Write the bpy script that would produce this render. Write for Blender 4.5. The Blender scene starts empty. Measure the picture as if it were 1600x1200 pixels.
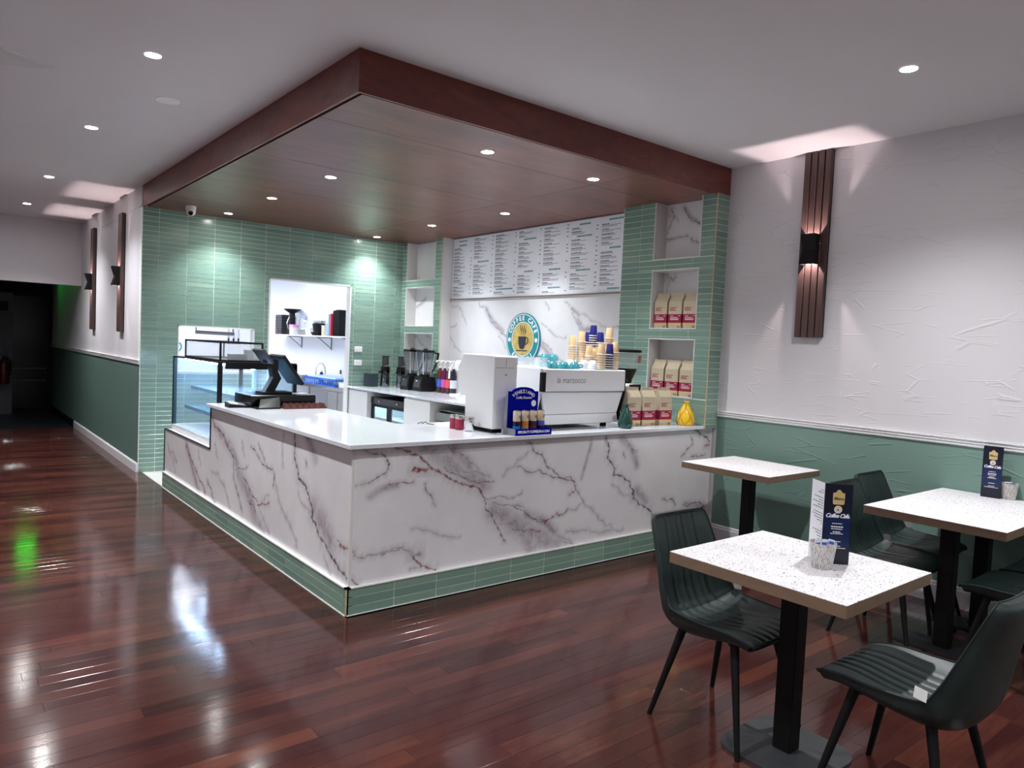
import bpy, bmesh, math, random
import numpy as np
from mathutils import Vector, Matrix
random.seed(7)
scn = bpy.context.scene
COL = scn.collection

# ------------------------------------------------------------------ camera, world, exposure
def look(yaw, pitch, roll):
    cy, sy, cp, sp = math.cos(yaw), math.sin(yaw), math.cos(pitch), math.sin(pitch)
    f = Vector((sy*cp, cy*cp, sp)); r = Vector((cy, -sy, 0)); u = r.cross(f)
    c, s = math.cos(roll), math.sin(roll)
    return c*r + s*u, -s*r + c*u, f
CAM = Vector((-1.8782, -3.7437, 1.5954)); FPX = 1125.806
R_, U_, F_ = look(0.6818, -0.0503, 0.0451)
cd = bpy.data.cameras.new('camera'); cam = bpy.data.objects.new('camera', cd); COL.objects.link(cam)
cd.sensor_width = 36; cd.lens = 36*FPX/1600; cd.clip_start = 0.05
cam.matrix_world = Matrix(((R_.x, U_.x, -F_.x, CAM.x), (R_.y, U_.y, -F_.y, CAM.y), (R_.z, U_.z, -F_.z, CAM.z), (0, 0, 0, 1)))
scn.camera = cam
def px(p):
    d = Vector(p) - CAM; z = d.dot(F_)
    if z <= .05: return None
    return 800 + FPX*d.dot(R_)/z, 600 - FPX*d.dot(U_)/z
def in_view(p, m=30):
    q = px(p)
    return q is not None and -m < q[0] < 1600+m and -m < q[1] < 1200+m
world = bpy.data.worlds.new('world'); scn.world = world; world.use_nodes = True
bg = world.node_tree.nodes['Background']; bg.inputs[0].default_value = (.8, .85, 1, 1); bg.inputs[1].default_value = 0.02
vs = scn.view_settings; vs.view_transform = 'Standard'; vs.look = 'None'; vs.gamma = 1; vs.use_curve_mapping = False; vs.exposure = 0.55
POWER = 1.0

# ------------------------------------------------------------------ helpers
def lin(c):
    return tuple(((x/255)/12.92 if x/255 <= .04045 else ((x/255+.055)/1.055)**2.4) for x in c)
class MB:
    def __init__(s): s.v = []; s.f = []
    def quad(s, a, b, c, d):
        n = len(s.v); s.v += [a, b, c, d]; s.f.append((n, n+1, n+2, n+3)); return s
    def box(s, x0, x1, y0, y1, z0, z1):
        n = len(s.v)
        s.v += [(x0,y0,z0),(x1,y0,z0),(x1,y1,z0),(x0,y1,z0),(x0,y0,z1),(x1,y0,z1),(x1,y1,z1),(x0,y1,z1)]
        for q in ((3,2,1,0),(4,5,6,7),(0,1,5,4),(1,2,6,5),(2,3,7,6),(3,0,4,7)): s.f.append(tuple(n+i for i in q))
        return s
    def hull(s, pts):
        bm = bmesh.new()
        for p in pts: bm.verts.new(p)
        r = bmesh.ops.convex_hull(bm, input=bm.verts)
        dead = [g for g in r['geom_interior'] if isinstance(g, bmesh.types.BMVert)]
        if dead: bmesh.ops.delete(bm, geom=dead, context='VERTS')
        bmesh.ops.dissolve_limit(bm, angle_limit=.01, verts=bm.verts, edges=bm.edges)
        bm.verts.index_update(); n = len(s.v)
        s.v += [tuple(v.co) for v in bm.verts]
        s.f += [tuple(n+v.index for v in f.verts) for f in bm.faces]; bm.free(); return s
    def rbox(s, x0, x1, y0, y1, z0, z1, c=.004):
        P = []
        for x, sx in ((x0,1),(x1,-1)):
            for y, sy in ((y0,1),(y1,-1)):
                for z, sz in ((z0,1),(z1,-1)):
                    P += [(x+sx*c,y+sy*c,z),(x+sx*c,y,z+sz*c),(x,y+sy*c,z+sz*c)]
        return s.hull(P)
    def ring(s, c, ax, r, n, ph=0):
        ax = Vector(ax).normalized(); a = Vector((0,0,1)) if abs(ax.z) < .9 else Vector((1,0,0))
        e1 = ax.cross(a).normalized(); e2 = ax.cross(e1); b = len(s.v); c = Vector(c)
        for i in range(n):
            t = 2*math.pi*i/n + ph; s.v.append(tuple(c + r*(math.cos(t)*e1 + math.sin(t)*e2)))
        return b
    def cyl(s, p0, p1, r0, r1=None, n=16, caps=True, ph=0):
        r1 = r0 if r1 is None else r1; ax = Vector(p1)-Vector(p0)
        a = s.ring(p0, ax, r0, n, ph); b = s.ring(p1, ax, r1, n, ph)
        for i in range(n): s.f.append((a+i, a+(i+1)%n, b+(i+1)%n, b+i))
        if caps: s.f.append(tuple(a+i for i in range(n))[::-1]); s.f.append(tuple(b+i for i in range(n)))
        return s
    def lathe(s, prof, n=24, c=(0,0,0), cap0=True, cap1=True):
        rings = [s.ring((c[0], c[1], c[2]+z), (0,0,1), r, n) for r, z in prof]
        for a, b in zip(rings, rings[1:]):
            for i in range(n): s.f.append((a+i, a+(i+1)%n, b+(i+1)%n, b+i))
        if cap0: s.f.append(tuple(rings[0]+i for i in range(n))[::-1])
        if cap1: s.f.append(tuple(rings[-1]+i for i in range(n)))
        return s
    def tube(s, pts, r, n=8, closed=False):
        pts = [Vector(p) for p in pts]; m = len(pts); rings = []
        up = None
        for i, p in enumerate(pts):
            if closed: t = (pts[(i+1)%m]-pts[i-1]).normalized()
            else: t = (pts[min(i+1,m-1)]-pts[max(i-1,0)]).normalized()
            if up is None:
                up = Vector((0,0,1)) if abs(t.z) < .9 else Vector((1,0,0))
            e1 = t.cross(up).normalized(); e2 = e1.cross(t).normalized(); up = e2
            rr = r[i] if isinstance(r, (list, tuple)) else r
            b = len(s.v); rings.append(b)
            for k in range(n):
                a = 2*math.pi*k/n; s.v.append(tuple(p + rr*(math.cos(a)*e1 + math.sin(a)*e2)))
        prs = list(zip(rings, rings[1:])) + ([(rings[-1], rings[0])] if closed else [])
        for a, b in prs:
            for k in range(n): s.f.append((a+k, a+(k+1)%n, b+(k+1)%n, b+k))
        if not closed:
            s.f.append(tuple(rings[0]+k for k in range(n))[::-1]); s.f.append(tuple(rings[-1]+k for k in range(n)))
        return s
    def prism(s, poly, o, u, w, h):
        """polygon (a,b) -> o + a*u + b*w, extruded along vector h"""
        o, u, w, h = Vector(o), Vector(u), Vector(w), Vector(h); n = len(s.v); m = len(poly)
        for a, b in poly: s.v.append(tuple(o + a*u + b*w))
        for a, b in poly: s.v.append(tuple(o + a*u + b*w + h))
        s.f.append(tuple(range(n, n+m))[::-1]); s.f.append(tuple(range(n+m, n+2*m)))
        for i in range(m): s.f.append((n+i, n+(i+1)%m, n+m+(i+1)%m, n+m+i))
        return s
    def add(s, o, fn=lambda p: p):
        n = len(s.v); s.v += [tuple(fn(Vector(p))) for p in o.v]; s.f += [tuple(n+i for i in q) for q in o.f]; return s
    def mesh(s, name, off=(0,0,0), smooth=False):
        me = bpy.data.meshes.new(name)
        me.from_pydata([(x-off[0], y-off[1], z-off[2]) for x, y, z in s.v], [], s.f)
        bm = bmesh.new(); bm.from_mesh(me); bmesh.ops.recalc_face_normals(bm, faces=bm.faces); bm.to_mesh(me); bm.free()
        if smooth:
            me.polygons.foreach_set('use_smooth', [True]*len(me.polygons))
            try: me.set_sharp_from_angle(angle=math.radians(40))
            except Exception: pass
        me.update(); return me
def wloc(o):
    p = Vector((0,0,0))
    while o is not None: p += o.location; o = o.parent
    return p
def obj(name, mb, m, parent=None, smooth=False, loc=None, kind=None, label=None):
    off = wloc(parent) if parent else Vector((0,0,0))
    base = Vector(loc) if loc is not None else off
    me = mb.mesh(name, base, smooth); me.materials.append(m)
    o = bpy.data.objects.new(name, me); COL.objects.link(o)
    o.location = base - off
    if parent: o.parent = parent
    if kind: o['kind'] = kind
    if label: o['label'] = label
    return o
def tag(o, label, cat, group=None):
    o['label'] = label; o['category'] = cat
    if group: o['group'] = group
    return o
def thing(name, label, cat, loc=(0,0,0), group=None):
    o = bpy.data.objects.new(name, None); COL.objects.link(o); o.location = loc; o.empty_display_size = .1
    return tag(o, label, cat, group)
def dup(root, loc, rz=None, label=None, group=None):
    def cp(o, par):
        c = o.copy(); COL.objects.link(c); c.parent = par
        for ch in list(o.children): cp(ch, c)
        return c
    r = cp(root, None); r.location = loc
    if rz is not None: r.rotation_euler = (0,0,rz)
    if label: r['label'] = label
    if group: r['group'] = group
    return r
def light(name, kind, loc, power, color, parent, **kw):
    l = bpy.data.lights.new(name, kind); l.energy = power*POWER; l.color = color
    for k, v in kw.items(): setattr(l, k, v)
    o = bpy.data.objects.new(name, l); COL.objects.link(o)
    o.location = Vector(loc) - wloc(parent); o.parent = parent
    return o

# ------------------------------------------------------------------ materials
class NT:
    def __init__(s, name):
        s.m = bpy.data.materials.new(name); s.m.use_nodes = True; s.t = s.m.node_tree
        s.b = s.t.nodes['Principled BSDF']
    def n(s, typ, **kw):
        nd = s.t.nodes.new(typ)
        for k, v in kw.items():
            if k.startswith('i_'):
                nd.inputs[k[2:].replace('_', ' ')].default_value = v
            else: setattr(nd, k, v)
        return nd
    def l(s, a, b): s.t.links.new(a, b)
    def ramp(s, fac, stops, interp='LINEAR'):
        r = s.n('ShaderNodeValToRGB'); r.color_ramp.interpolation = interp
        e = r.color_ramp.elements
        while len(e) < len(stops): e.new(.5)
        for k, (p, c) in zip(e, stops): k.position = p; k.color = (*c, 1) if len(c) == 3 else c
        s.l(fac, r.inputs[0]); return r.outputs[0]
    def mix(s, f, a, b, blend='MIX'):
        m = s.n('ShaderNodeMix', data_type='RGBA', blend_type=blend)
        for sock, val in ((m.inputs[0], f), (m.inputs[6], a), (m.inputs[7], b)):
            if isinstance(val, (int, float)): sock.default_value = val
            elif isinstance(val, tuple): sock.default_value = (*val[:3], 1)
            else: s.l(val, sock)
        return m.outputs[2]
    def math(s, op, a, b=None):
        m = s.n('ShaderNodeMath', operation=op)
        for sock, val in ((m.inputs[0], a), (m.inputs[1], b)):
            if val is None: continue
            if isinstance(val, (int, float)): sock.default_value = val
            else: s.l(val, sock)
        return m.outputs[0]
    def coord(s, scale=(1,1,1), out='Object', rot=(0,0,0)):
        tc = s.n('ShaderNodeTexCoord'); mp = s.n('ShaderNodeMapping'); mp.inputs['Scale'].default_value = scale; mp.inputs['Rotation'].default_value = rot
        s.l(tc.outputs[out], mp.inputs[0]); return mp.outputs[0]
    def noise(s, vec, scale=5, detail=3, rough=.5, dist=0):
        nd = s.n('ShaderNodeTexNoise'); nd.inputs['Scale'].default_value = scale; nd.inputs['Detail'].default_value = detail
        nd.inputs['Roughness'].default_value = rough; nd.inputs['Distortion'].default_value = dist
        s.l(vec, nd.inputs['Vector']); return nd.outputs[0]
    def bump(s, h, strength=.2, dist=.01):
        b = s.n('ShaderNodeBump'); b.inputs['Strength'].default_value = strength; b.inputs['Distance'].default_value = dist
        s.l(h, b.inputs['Height']); s.l(b.outputs[0], s.b.inputs['Normal']); return b
    def set(s, col=None, rough=None, metal=None, spec=None, coat=None):
        for k, v in (('Base Color', col), ('Roughness', rough), ('Metallic', metal), ('Specular IOR Level', spec), ('Coat Weight', coat)):
            if v is None: continue
            if isinstance(v, tuple): s.b.inputs[k].default_value = (*v[:3], 1)
            elif isinstance(v, (int, float)): s.b.inputs[k].default_value = v
            else: s.l(v, s.b.inputs[k])
        return s
def plain(name, rgb, rough=.5, metal=0, spec=.5, var=.06, vscale=30, bump=0, coat=0):
    t = NT(name); c = lin(rgb); v = t.coord()
    nz = t.noise(v, vscale, 3)
    d = tuple(x*(1-var) for x in c); e = tuple(min(1, x*(1+var)) for x in c)
    t.set(t.ramp(nz, [(.3, d), (.7, e)]), rough, metal, spec, coat)
    if bump: t.bump(nz, bump, .003)
    return t.m
def emit(name, rgb, strength):
    t = NT(name); t.b.inputs['Base Color'].default_value = (*lin(rgb), 1)
    t.b.inputs['Emission Color'].default_value = (*lin(rgb), 1); t.b.inputs['Emission Strength'].default_value = strength
    return t.m
def glass(name, rgb, alpha=.15, rough=.02):
    t = NT(name)
    t.set(lin(rgb), rough, 0, .5); t.b.inputs['Alpha'].default_value = alpha
    return t.m
M = {}
M['white_metal'] = plain('white_metal', (225, 226, 228), .3, 0, .5, .01)
M['white_gloss'] = plain('white_gloss', (228, 229, 231), .22, 0, .5, .01)
M['white_plastic'] = plain('white_plastic', (235, 235, 235), .4, 0, .5, .01)
M['black'] = plain('black_powder_coat', (9, 9, 11), .55, 0, .25, .1)
M['black_gloss'] = plain('black_gloss_plastic', (7, 7, 9), .2, 0, .35, .1)
M['dark_grey'] = plain('dark_grey_plastic', (52, 53, 56), .45, 0, .5, .08)
M['base_plate'] = plain('dark_grey_base_plate', (50, 52, 55), .55, 0, .4, .05)
M['grey'] = plain('grey_metal', (135, 136, 142), .4, .3, .5, .03)
M['steel'] = plain('brushed_steel', (175, 173, 170), .28, .9, .5, .05)
M['chrome'] = plain('chrome', (205, 205, 208), .1, 1, .5, .01)
M['grout'] = plain('pale_grout', (222, 234, 226), .8, 0, .3, .03)
M['white_edge'] = plain('white_edge_trim', (222, 222, 220), .4, 0, .5, .02)
M['brass_edge'] = plain('beige_edge_trim', (188, 172, 138), .4, 0, .5, .03)
M['cabinet_white'] = plain('satin_white_board', (212, 210, 208), .35, 0, .5, .01)
M['blue'] = plain('royal_blue_card', (0, 8, 145), .6, 0, .06, .04)
M['navy'] = plain('navy_print', (4, 13, 36), .3, 0, .5, .1)
M['navy_bright'] = plain('mid_blue_print', (4, 30, 76), .3, 0, .5, .1)
M['paper'] = plain('white_paper', (232, 234, 240), .6, 0, .3, .01)
M['liner'] = plain('fridge_liner', (225, 232, 238), .4)
M['fine_ink'] = plain('grey_fine_ink', (96, 100, 116), .6, 0, .3, .02)
M['ink'] = plain('dark_ink', (45, 48, 62), .6, 0, .3, .02)
M['teal_ink'] = plain('teal_ink', (44, 132, 138), .6, 0, .3, .02)
M['white_ink'] = plain('white_ink', (238, 238, 238), .5, 0, .3, .01)
M['gold'] = plain('gold_print', (198, 172, 96), .35, .25, .5, .2, 14)
M['tan_print'] = plain('tan_print', (205, 178, 120), .5, 0, .3, .03)
M['teal_sign'] = plain('teal_sign', (20, 128, 140), .35, 0, .5, .03)
M['red_bag'] = plain('magenta_red_print', (150, 14, 58), .4, 0, .5, .04)
M['kraft'] = plain('pale_gold_foil_bag', (196, 183, 156), .34, .05, .5, .05, 20)
M['kraft_dark'] = plain('bag_lower_gold', (214, 188, 130), .35, .1, .5, .05)
M['cup_paper'] = plain('cream_paper_cup', (222, 192, 148), .6, 0, .3, .04)
M['cup_rim'] = plain('paper_cup_rim', (226, 214, 200), .6, 0, .3, .02)
M['cup_blue'] = plain('navy_paper_cup', (22, 24, 112), .5, 0, .4, .04)
M['teal_cup'] = plain('teal_ceramic', (58, 138, 148), .2, 0, .5, .03)
M['white_cup'] = plain('white_ceramic', (226, 230, 236), .2, 0, .5, .01)
M['green_vase'] = plain('dark_green_ceramic', (34, 74, 66), .2, 0, .5, .05)
M['yellow_vase'] = plain('yellow_ceramic', (226, 184, 40), .2, 0, .5, .05)
M['brown_line'] = plain('brown_glaze', (128, 92, 40), .35, 0, .5, .05)
M['brown'] = plain('chocolate_brown', (74, 40, 34), .45, 0, .5, .2, 60)
M['red'] = plain('red_plastic', (205, 30, 45), .4, 0, .5, .02)
M['blue_plastic'] = plain('blue_plastic', (22, 110, 215), .35, 0, .5, .03)
M['pale_blue'] = plain('pale_blue_plastic', (150, 182, 225), .45, 0, .5, .03)
M['pink_plastic'] = plain('pink_plastic', (228, 150, 205), .45, 0, .5, .02)
M['syrup_brown'] = plain('brown_syrup', (92, 44, 38), .1, 0, .5, .05)
M['syrup_pink'] = plain('purple_syrup', (92, 20, 70), .1, 0, .5, .05)
M['syrup_dark'] = plain('dark_syrup', (34, 36, 50), .1, 0, .5, .05)
M['pink_lbl'] = plain('pink_label', (222, 90, 170), .5, 0, .3, .02)
M['red_lbl'] = plain('coral_label', (226, 96, 92), .5, 0, .3, .02)
M['blue_lbl'] = plain('blue_label', (60, 110, 215), .5, 0, .3, .02)
M['cream_can'] = plain('cream_can', (222, 204, 178), .35, .1, .5, .02)
M['orange_can'] = plain('orange_can_band', (208, 128, 34), .35, .1, .5, .02)
M['cyan_can'] = plain('bright_blue_can_band', (30, 120, 235), .35, .1, .5, .02)
M['maroon_can'] = plain('maroon_can_band', (110, 30, 60), .35, .1, .5, .02)
M['violet_can'] = plain('violet_can_band', (88, 88, 190), .35, .1, .5, .02)
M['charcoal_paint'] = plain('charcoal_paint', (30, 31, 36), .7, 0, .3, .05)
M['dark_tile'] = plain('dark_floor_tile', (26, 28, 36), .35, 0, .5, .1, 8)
M['kiosk_floor'] = plain('pale_vinyl_floor', (190, 190, 186), .5, 0, .4, .03, 12)
M['kitchen_wall'] = plain('kitchen_white_panel', (226, 228, 234), .35, 0, .5, .01)
M['ceiling'] = plain('ceiling_paint', (212, 208, 210), .8, 0, .3, .01, 3)
M['glass'] = glass('clear_glass', (205, 228, 235), .10)
M['glass_tint'] = glass('blue_tinted_glass', (120, 175, 205), .2)
M['glass_shelf'] = glass('glass_shelf', (150, 195, 225), .42)
M['glass_smoke'] = glass('smoky_plastic', (70, 82, 94), .5, .08)
M['acrylic'] = glass('clear_acrylic', (225, 235, 240), .16)
M['lamp'] = emit('downlight_lens', (255, 253, 250), 280)
M['lamp_soffit'] = emit('soffit_downlight_lens', (255, 253, 250), 120)
M['case_tube'] = emit('display_case_tube', (190, 220, 255), 60)
M['fridge_glow'] = emit('fridge_interior_light', (190, 228, 250), 30)
M['kitchen_panel'] = emit('kitchen_light_panel', (234, 240, 252), 32)
M['exit_green'] = emit('exit_sign_green', (16, 235, 50), 10)

def wall_paint(name, rgb, tex=.35):
    t = NT(name); v = t.coord()
    c = lin(rgb)
    n1 = t.noise(v, 1.1, 4, .55, .4)
    col = t.ramp(n1, [(.3, tuple(x*.96 for x in c)), (.7, c)])
    # trowel marks: sparse thin ridges in several directions
    h = None
    for rot, sc in (((.6, 0, .3), (1.2, 1.2, 5)), ((-.7, .2, 0), (1.6, 1.6, 6)), ((1.2, 0, .4), (1.0, 1.0, 7))):
        vv = t.coord(sc, 'Object', rot)
        vo = t.n('ShaderNodeTexVoronoi', feature='DISTANCE_TO_EDGE'); vo.inputs['Scale'].default_value = 1.3
        t.l(vv, vo.inputs['Vector'])
        rid = t.ramp(vo.outputs[0], [(.0, (1,1,1)), (.025, (0,0,0))])
        mask = t.ramp(t.noise(v, 2.3+sc[2]*.2, 2), [(.56, (0,0,0)), (.62, (1,1,1))])
        k = t.math('MULTIPLY', rid, mask)
        h = k if h is None else t.math('ADD', h, k)
    h2 = t.math('ADD', h, t.math('MULTIPLY', t.noise(v, 6, 4), .35))
    t.set(col, .62, 0, .35); t.bump(h2, tex, .012)
    return t.m
M['wall_white'] = wall_paint('textured_white_wall', (212, 210, 213), .3)
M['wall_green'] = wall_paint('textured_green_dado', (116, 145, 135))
M['wall_plain'] = plain('plain_white_wall', (208, 206, 210), .6, 0, .35, .01, 4)
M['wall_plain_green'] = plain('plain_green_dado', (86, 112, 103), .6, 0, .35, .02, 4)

def tile_mat():
    t = NT('sage_green_glazed_tile'); oi = t.n('ShaderNodeObjectInfo'); gi = t.n('ShaderNodeNewGeometry')
    r = t.math('FRACT', t.math('ADD', oi.outputs['Random'], gi.outputs['Random Per Island']))
    c = t.ramp(r, [(0, lin((103, 133, 124))), (.35, lin((119, 148, 133))), (.7, lin((111, 142, 132))), (1, lin((130, 156, 139)))])
    nz = t.noise(t.coord(), 9, 3)
    c = t.mix(t.math('MULTIPLY', nz, .35), c, lin((134, 158, 142)))
    t.set(c, .2, 0, .5); t.bump(t.noise(t.coord(), 14, 2), .015, .004)
    return t.m
M['tile'] = tile_mat()
def floor_mat():
    t = NT('varnished_jarrah_board'); oi = t.n('ShaderNodeObjectInfo'); gi = t.n('ShaderNodeNewGeometry')
    r = t.math('FRACT', t.math('ADD', oi.outputs['Random'], gi.outputs['Random Per Island']))
    c = t.ramp(r, [(0, lin((46, 24, 24))), (.3, lin((60, 31, 29))), (.65, lin((68, 36, 32))), (.9, lin((86, 47, 38))), (1, lin((52, 28, 28)))])
    geo = gi.outputs['Position']
    mp = t.n('ShaderNodeMapping'); mp.inputs['Scale'].default_value = (1.4, 26, 26); t.l(geo, mp.inputs[0])
    g = t.noise(mp.outputs[0], 2.2, 5, .6, .5)
    c = t.mix(t.ramp(g, [(.35, (0,0,0)), (.75, (.55,.55,.55))]), c, lin((46, 20, 22)))
    mp2 = t.n('ShaderNodeMapping'); mp2.inputs['Scale'].default_value = (.8, 5, 5); t.l(geo, mp2.inputs[0])
    w = t.noise(mp2.outputs[0], 1.6, 2)
    c = t.mix(t.ramp(w, [(.5, (0,0,0)), (.8, (.5,.5,.5))]), c, lin((100, 56, 43)))
    t.set(c, t.ramp(t.noise(geo, 3, 3), [(.3, (.10,)*3), (.7, (.15,)*3)]), 0, .5)
    mp3 = t.n('ShaderNodeMapping'); mp3.inputs['Scale'].default_value = (.7, 11, 11); t.l(geo, mp3.inputs[0])
    fine = t.noise(geo, 90, 2)
    h = t.math('ADD', t.noise(mp3.outputs[0], 2.0, 3), t.math('MULTIPLY', fine, .10))
    t.bump(h, .055, .010)
    return t.m
M['floor'] = floor_mat()
def ply_mat(name, a, b, rough, sc=(1, 9, 9)):
    t = NT(name); oi = t.n('ShaderNodeObjectInfo'); gi = t.n('ShaderNodeNewGeometry')
    mp = t.n('ShaderNodeMapping'); mp.inputs['Scale'].default_value = sc; t.l(gi.outputs['Position'], mp.inputs[0])
    of = t.n('ShaderNodeVectorMath', operation='ADD'); t.l(mp.outputs[0], of.inputs[0])
    cx = t.n('ShaderNodeCombineXYZ'); t.l(t.math('MULTIPLY', oi.outputs['Random'], 17), cx.inputs[1]); t.l(cx.outputs[0], of.inputs[1])
    g = t.noise(of.outputs[0], 1.3, 6, .62, .9)
    c = t.ramp(g, [(.28, lin(a)), (.72, lin(b))])
    c = t.mix(t.ramp(t.noise(gi.outputs['Position'], 1.4, 2), [(.35, (0,0,0)), (.8, (.5,.5,.5))]), c, lin(a))
    t.set(c, rough, 0, .5)
    return t.m
M['soffit'] = ply_mat('stained_plywood_soffit', (80, 39, 33), (132, 78, 63), .33, (1.2, 3.5, 3.5))
M['fascia'] = ply_mat('dark_stained_fascia', (84, 36, 32), (126, 62, 50), .4, (3, 3, 9))
M['slat_wood'] = ply_mat('dark_walnut_slat', (56, 40, 38), (84, 62, 57), .45, (9, 9, 1))
M['table_edge'] = ply_mat('taupe_edge_band', (108, 88, 72), (128, 106, 86), .5, (6, 6, 14))
def terrazzo():
    t = NT('white_terrazzo_laminate'); v = t.coord((1, 1.5, 1))
    col = t.noise(v, 3, 2); c = t.ramp(col, [(.3, lin((222, 220, 222))), (.7, lin((232, 230, 232)))])
    for sc, th, dark in ((46, .23, (58, 56, 64)), (74, .30, (168, 158, 160)), (38, .17, (126, 112, 112)), (90, .28, (104, 100, 108))):
        vo = t.n('ShaderNodeTexVoronoi'); vo.inputs['Scale'].default_value = sc; vo.inputs['Randomness'].default_value = 1; t.l(v, vo.inputs['Vector'])
        sel = t.n('ShaderNodeSeparateColor'); t.l(vo.outputs['Color'], sel.inputs[0])
        thr = t.math('MULTIPLY', sel.outputs[0], th*1.5)
        k = t.math('LESS_THAN', vo.outputs['Distance'], t.math('SUBTRACT', thr, th*.4))
        c = t.mix(k, c, lin(dark))
    t.set(c, .35, 0, .5); return t.m
M['terrazzo'] = terrazzo()
def marble_attr():
    t = NT('white_marble_with_veins'); at = t.n('ShaderNodeAttribute', attribute_name='vein')
    at2 = t.n('ShaderNodeAttribute', attribute_name='cloud')
    sp = t.n('ShaderNodeSeparateColor'); t.l(at.outputs['Color'], sp.inputs[0])
    v = t.coord()
    n = t.noise(v, 2.2, 5, .6, .3)
    c = t.ramp(n, [(.25, lin((210, 209, 212))), (.7, lin((224, 224, 226)))])
    cl = t.math('MULTIPLY', at2.outputs['Fac'], t.ramp(t.noise(v, 11, 5, .65, 1.0), [(.25, (.25,)*3), (.75, (1,)*3)]))
    c = t.mix(cl, c, lin((132, 118, 130)))
    br = t.ramp(t.noise(v, 26, 3, .6), [(.3, (.45,)*3), (.6, (1,)*3)])
    c = t.mix(t.math('MULTIPLY', sp.outputs[2], br), c, lin((150, 78, 48)))
    c = t.mix(t.math('MULTIPLY', sp.outputs[1], br), c, lin((112, 26, 34)))
    c = t.mix(t.math('MULTIPLY', sp.outputs[0], br), c, lin((44, 30, 40)))
    t.set(c, .17, 0, .5); return t.m
M['marble'] = marble_attr()
def marble_nodes():
    t = NT('pale_marble_lining'); v = t.coord()
    w = t.noise(v, 2.0, 4, .6, .6)
    vo = t.math('ABSOLUTE', t.math('SUBTRACT', w, .5))
    vein = t.ramp(vo, [(0, (1,1,1)), (.012, (0,0,0))]); mask = t.ramp(t.noise(v, 3.3, 2), [(.5, (0,0,0)), (.62, (1,1,1))])
    c = t.mix(t.math('MULTIPLY', vein, mask), lin((222, 221, 224)), lin((110, 92, 96)))
    t.set(c, .2, 0, .5); return t.m
M['marble_plain'] = marble_nodes()
def quartz():
    t = NT('white_quartz_worktop'); n = t.noise(t.coord(), 60, 3)
    t.set(t.ramp(n, [(.3, lin((204, 208, 214))), (.7, lin((214, 217, 222)))]), .07, 0, .5); return t.m
M['quartz'] = quartz()
def leather():
    t = NT('dark_green_leatherette'); v = t.coord(); n = t.noise(v, 180, 3)
    t.set(t.ramp(t.noise(v, 8, 3), [(.3, lin((24, 36, 35))), (.7, lin((33, 47, 45)))]), .45, 0, .45); t.bump(n, .12, .002); return t.m
M['leather'] = leather()
M['piping'] = plain('dark_green_piping', (22, 34, 36), .4, 0, .5, .05)
M['fabric_tag'] = plain('white_care_tag', (215, 215, 215), .7, 0, .3, .02)
def cup_print():
    t = NT('white_grey_streaked_pot'); v = t.coord((1, 1, .1))
    n = t.noise(v, 420, 2); t.set(t.ramp(n, [(.36, lin((128, 126, 128))), (.52, lin((212, 208, 206)))]), .5, 0, .4); return t.m
M['pot'] = cup_print()

# text -> MB in local plane (a right, b up)
def text_mb(s, size, offset=0.0, shear=0.0, align='CENTER', spacing=1.0):
    cu = bpy.data.curves.new('t', 'FONT'); cu.body = s; cu.size = size; cu.align_x = align; cu.align_y = 'CENTER'
    cu.offset = offset; cu.shear = shear; cu.space_character = spacing; cu.resolution_u = 3
    o = bpy.data.objects.new('t', cu); COL.objects.link(o); bpy.context.view_layer.update()
    dg = bpy.context.evaluated_depsgraph_get(); me = bpy.data.meshes.new_from_object(o.evaluated_get(dg))
    mb = MB(); mb.v = [tuple(v.co) for v in me.vertices]; mb.f = [tuple(p.vertices) for p in me.polygons]
    bpy.data.meshes.remove(me); bpy.data.objects.remove(o); bpy.data.curves.remove(cu)
    return mb
def on_plane(mb, o, u, w):
    o, u, w = Vector(o), Vector(u), Vector(w); r = MB()
    return r.add(mb, lambda p: o + p.x*u + p.y*w)
def arc_text(s, size, R, mid, span, offset=0, flip=False):
    out = MB(); k = len(s)
    for i, ch in enumerate(s):
        if ch == ' ': continue
        t = (i/(k-1)-.5)*span if k > 1 else 0
        a = mid - t if not flip else mid + t
        m = text_mb(ch, size, offset); rot = a - math.pi/2 if not flip else a + math.pi/2
        c, sn = math.cos(rot), math.sin(rot)
        out.add(m, lambda p: Vector((R*math.cos(a) + p.x*c - p.y*sn, R*math.sin(a) + p.x*sn + p.y*c, 0)))
    return out
def rect(mb, o, u, w, a0, a1, b0, b1):
    o, u, w = Vector(o), Vector(u), Vector(w)
    return mb.quad(*[tuple(o + a*u + b*w) for a, b in ((a0,b0),(a1,b0),(a1,b1),(a0,b1))])
def disc(mb, o, u, w, r, n=40, r2=0, cx=0, cy=0):
    o, u, w = Vector(o), Vector(u), Vector(w); P = lambda rr, t: tuple(o + (cx+rr*math.cos(t))*u + (cy+rr*math.sin(t))*w)
    for i in range(n):
        a, b = 2*math.pi*i/n, 2*math.pi*(i+1)/n
        if r2: mb.quad(P(r2,a), P(r,a), P(r,b), P(r2,b))
        else:
            k = len(mb.v); mb.v += [P(0,0), P(r,a), P(r,b)]; mb.f.append((k, k+1, k+2))
    return mb

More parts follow.
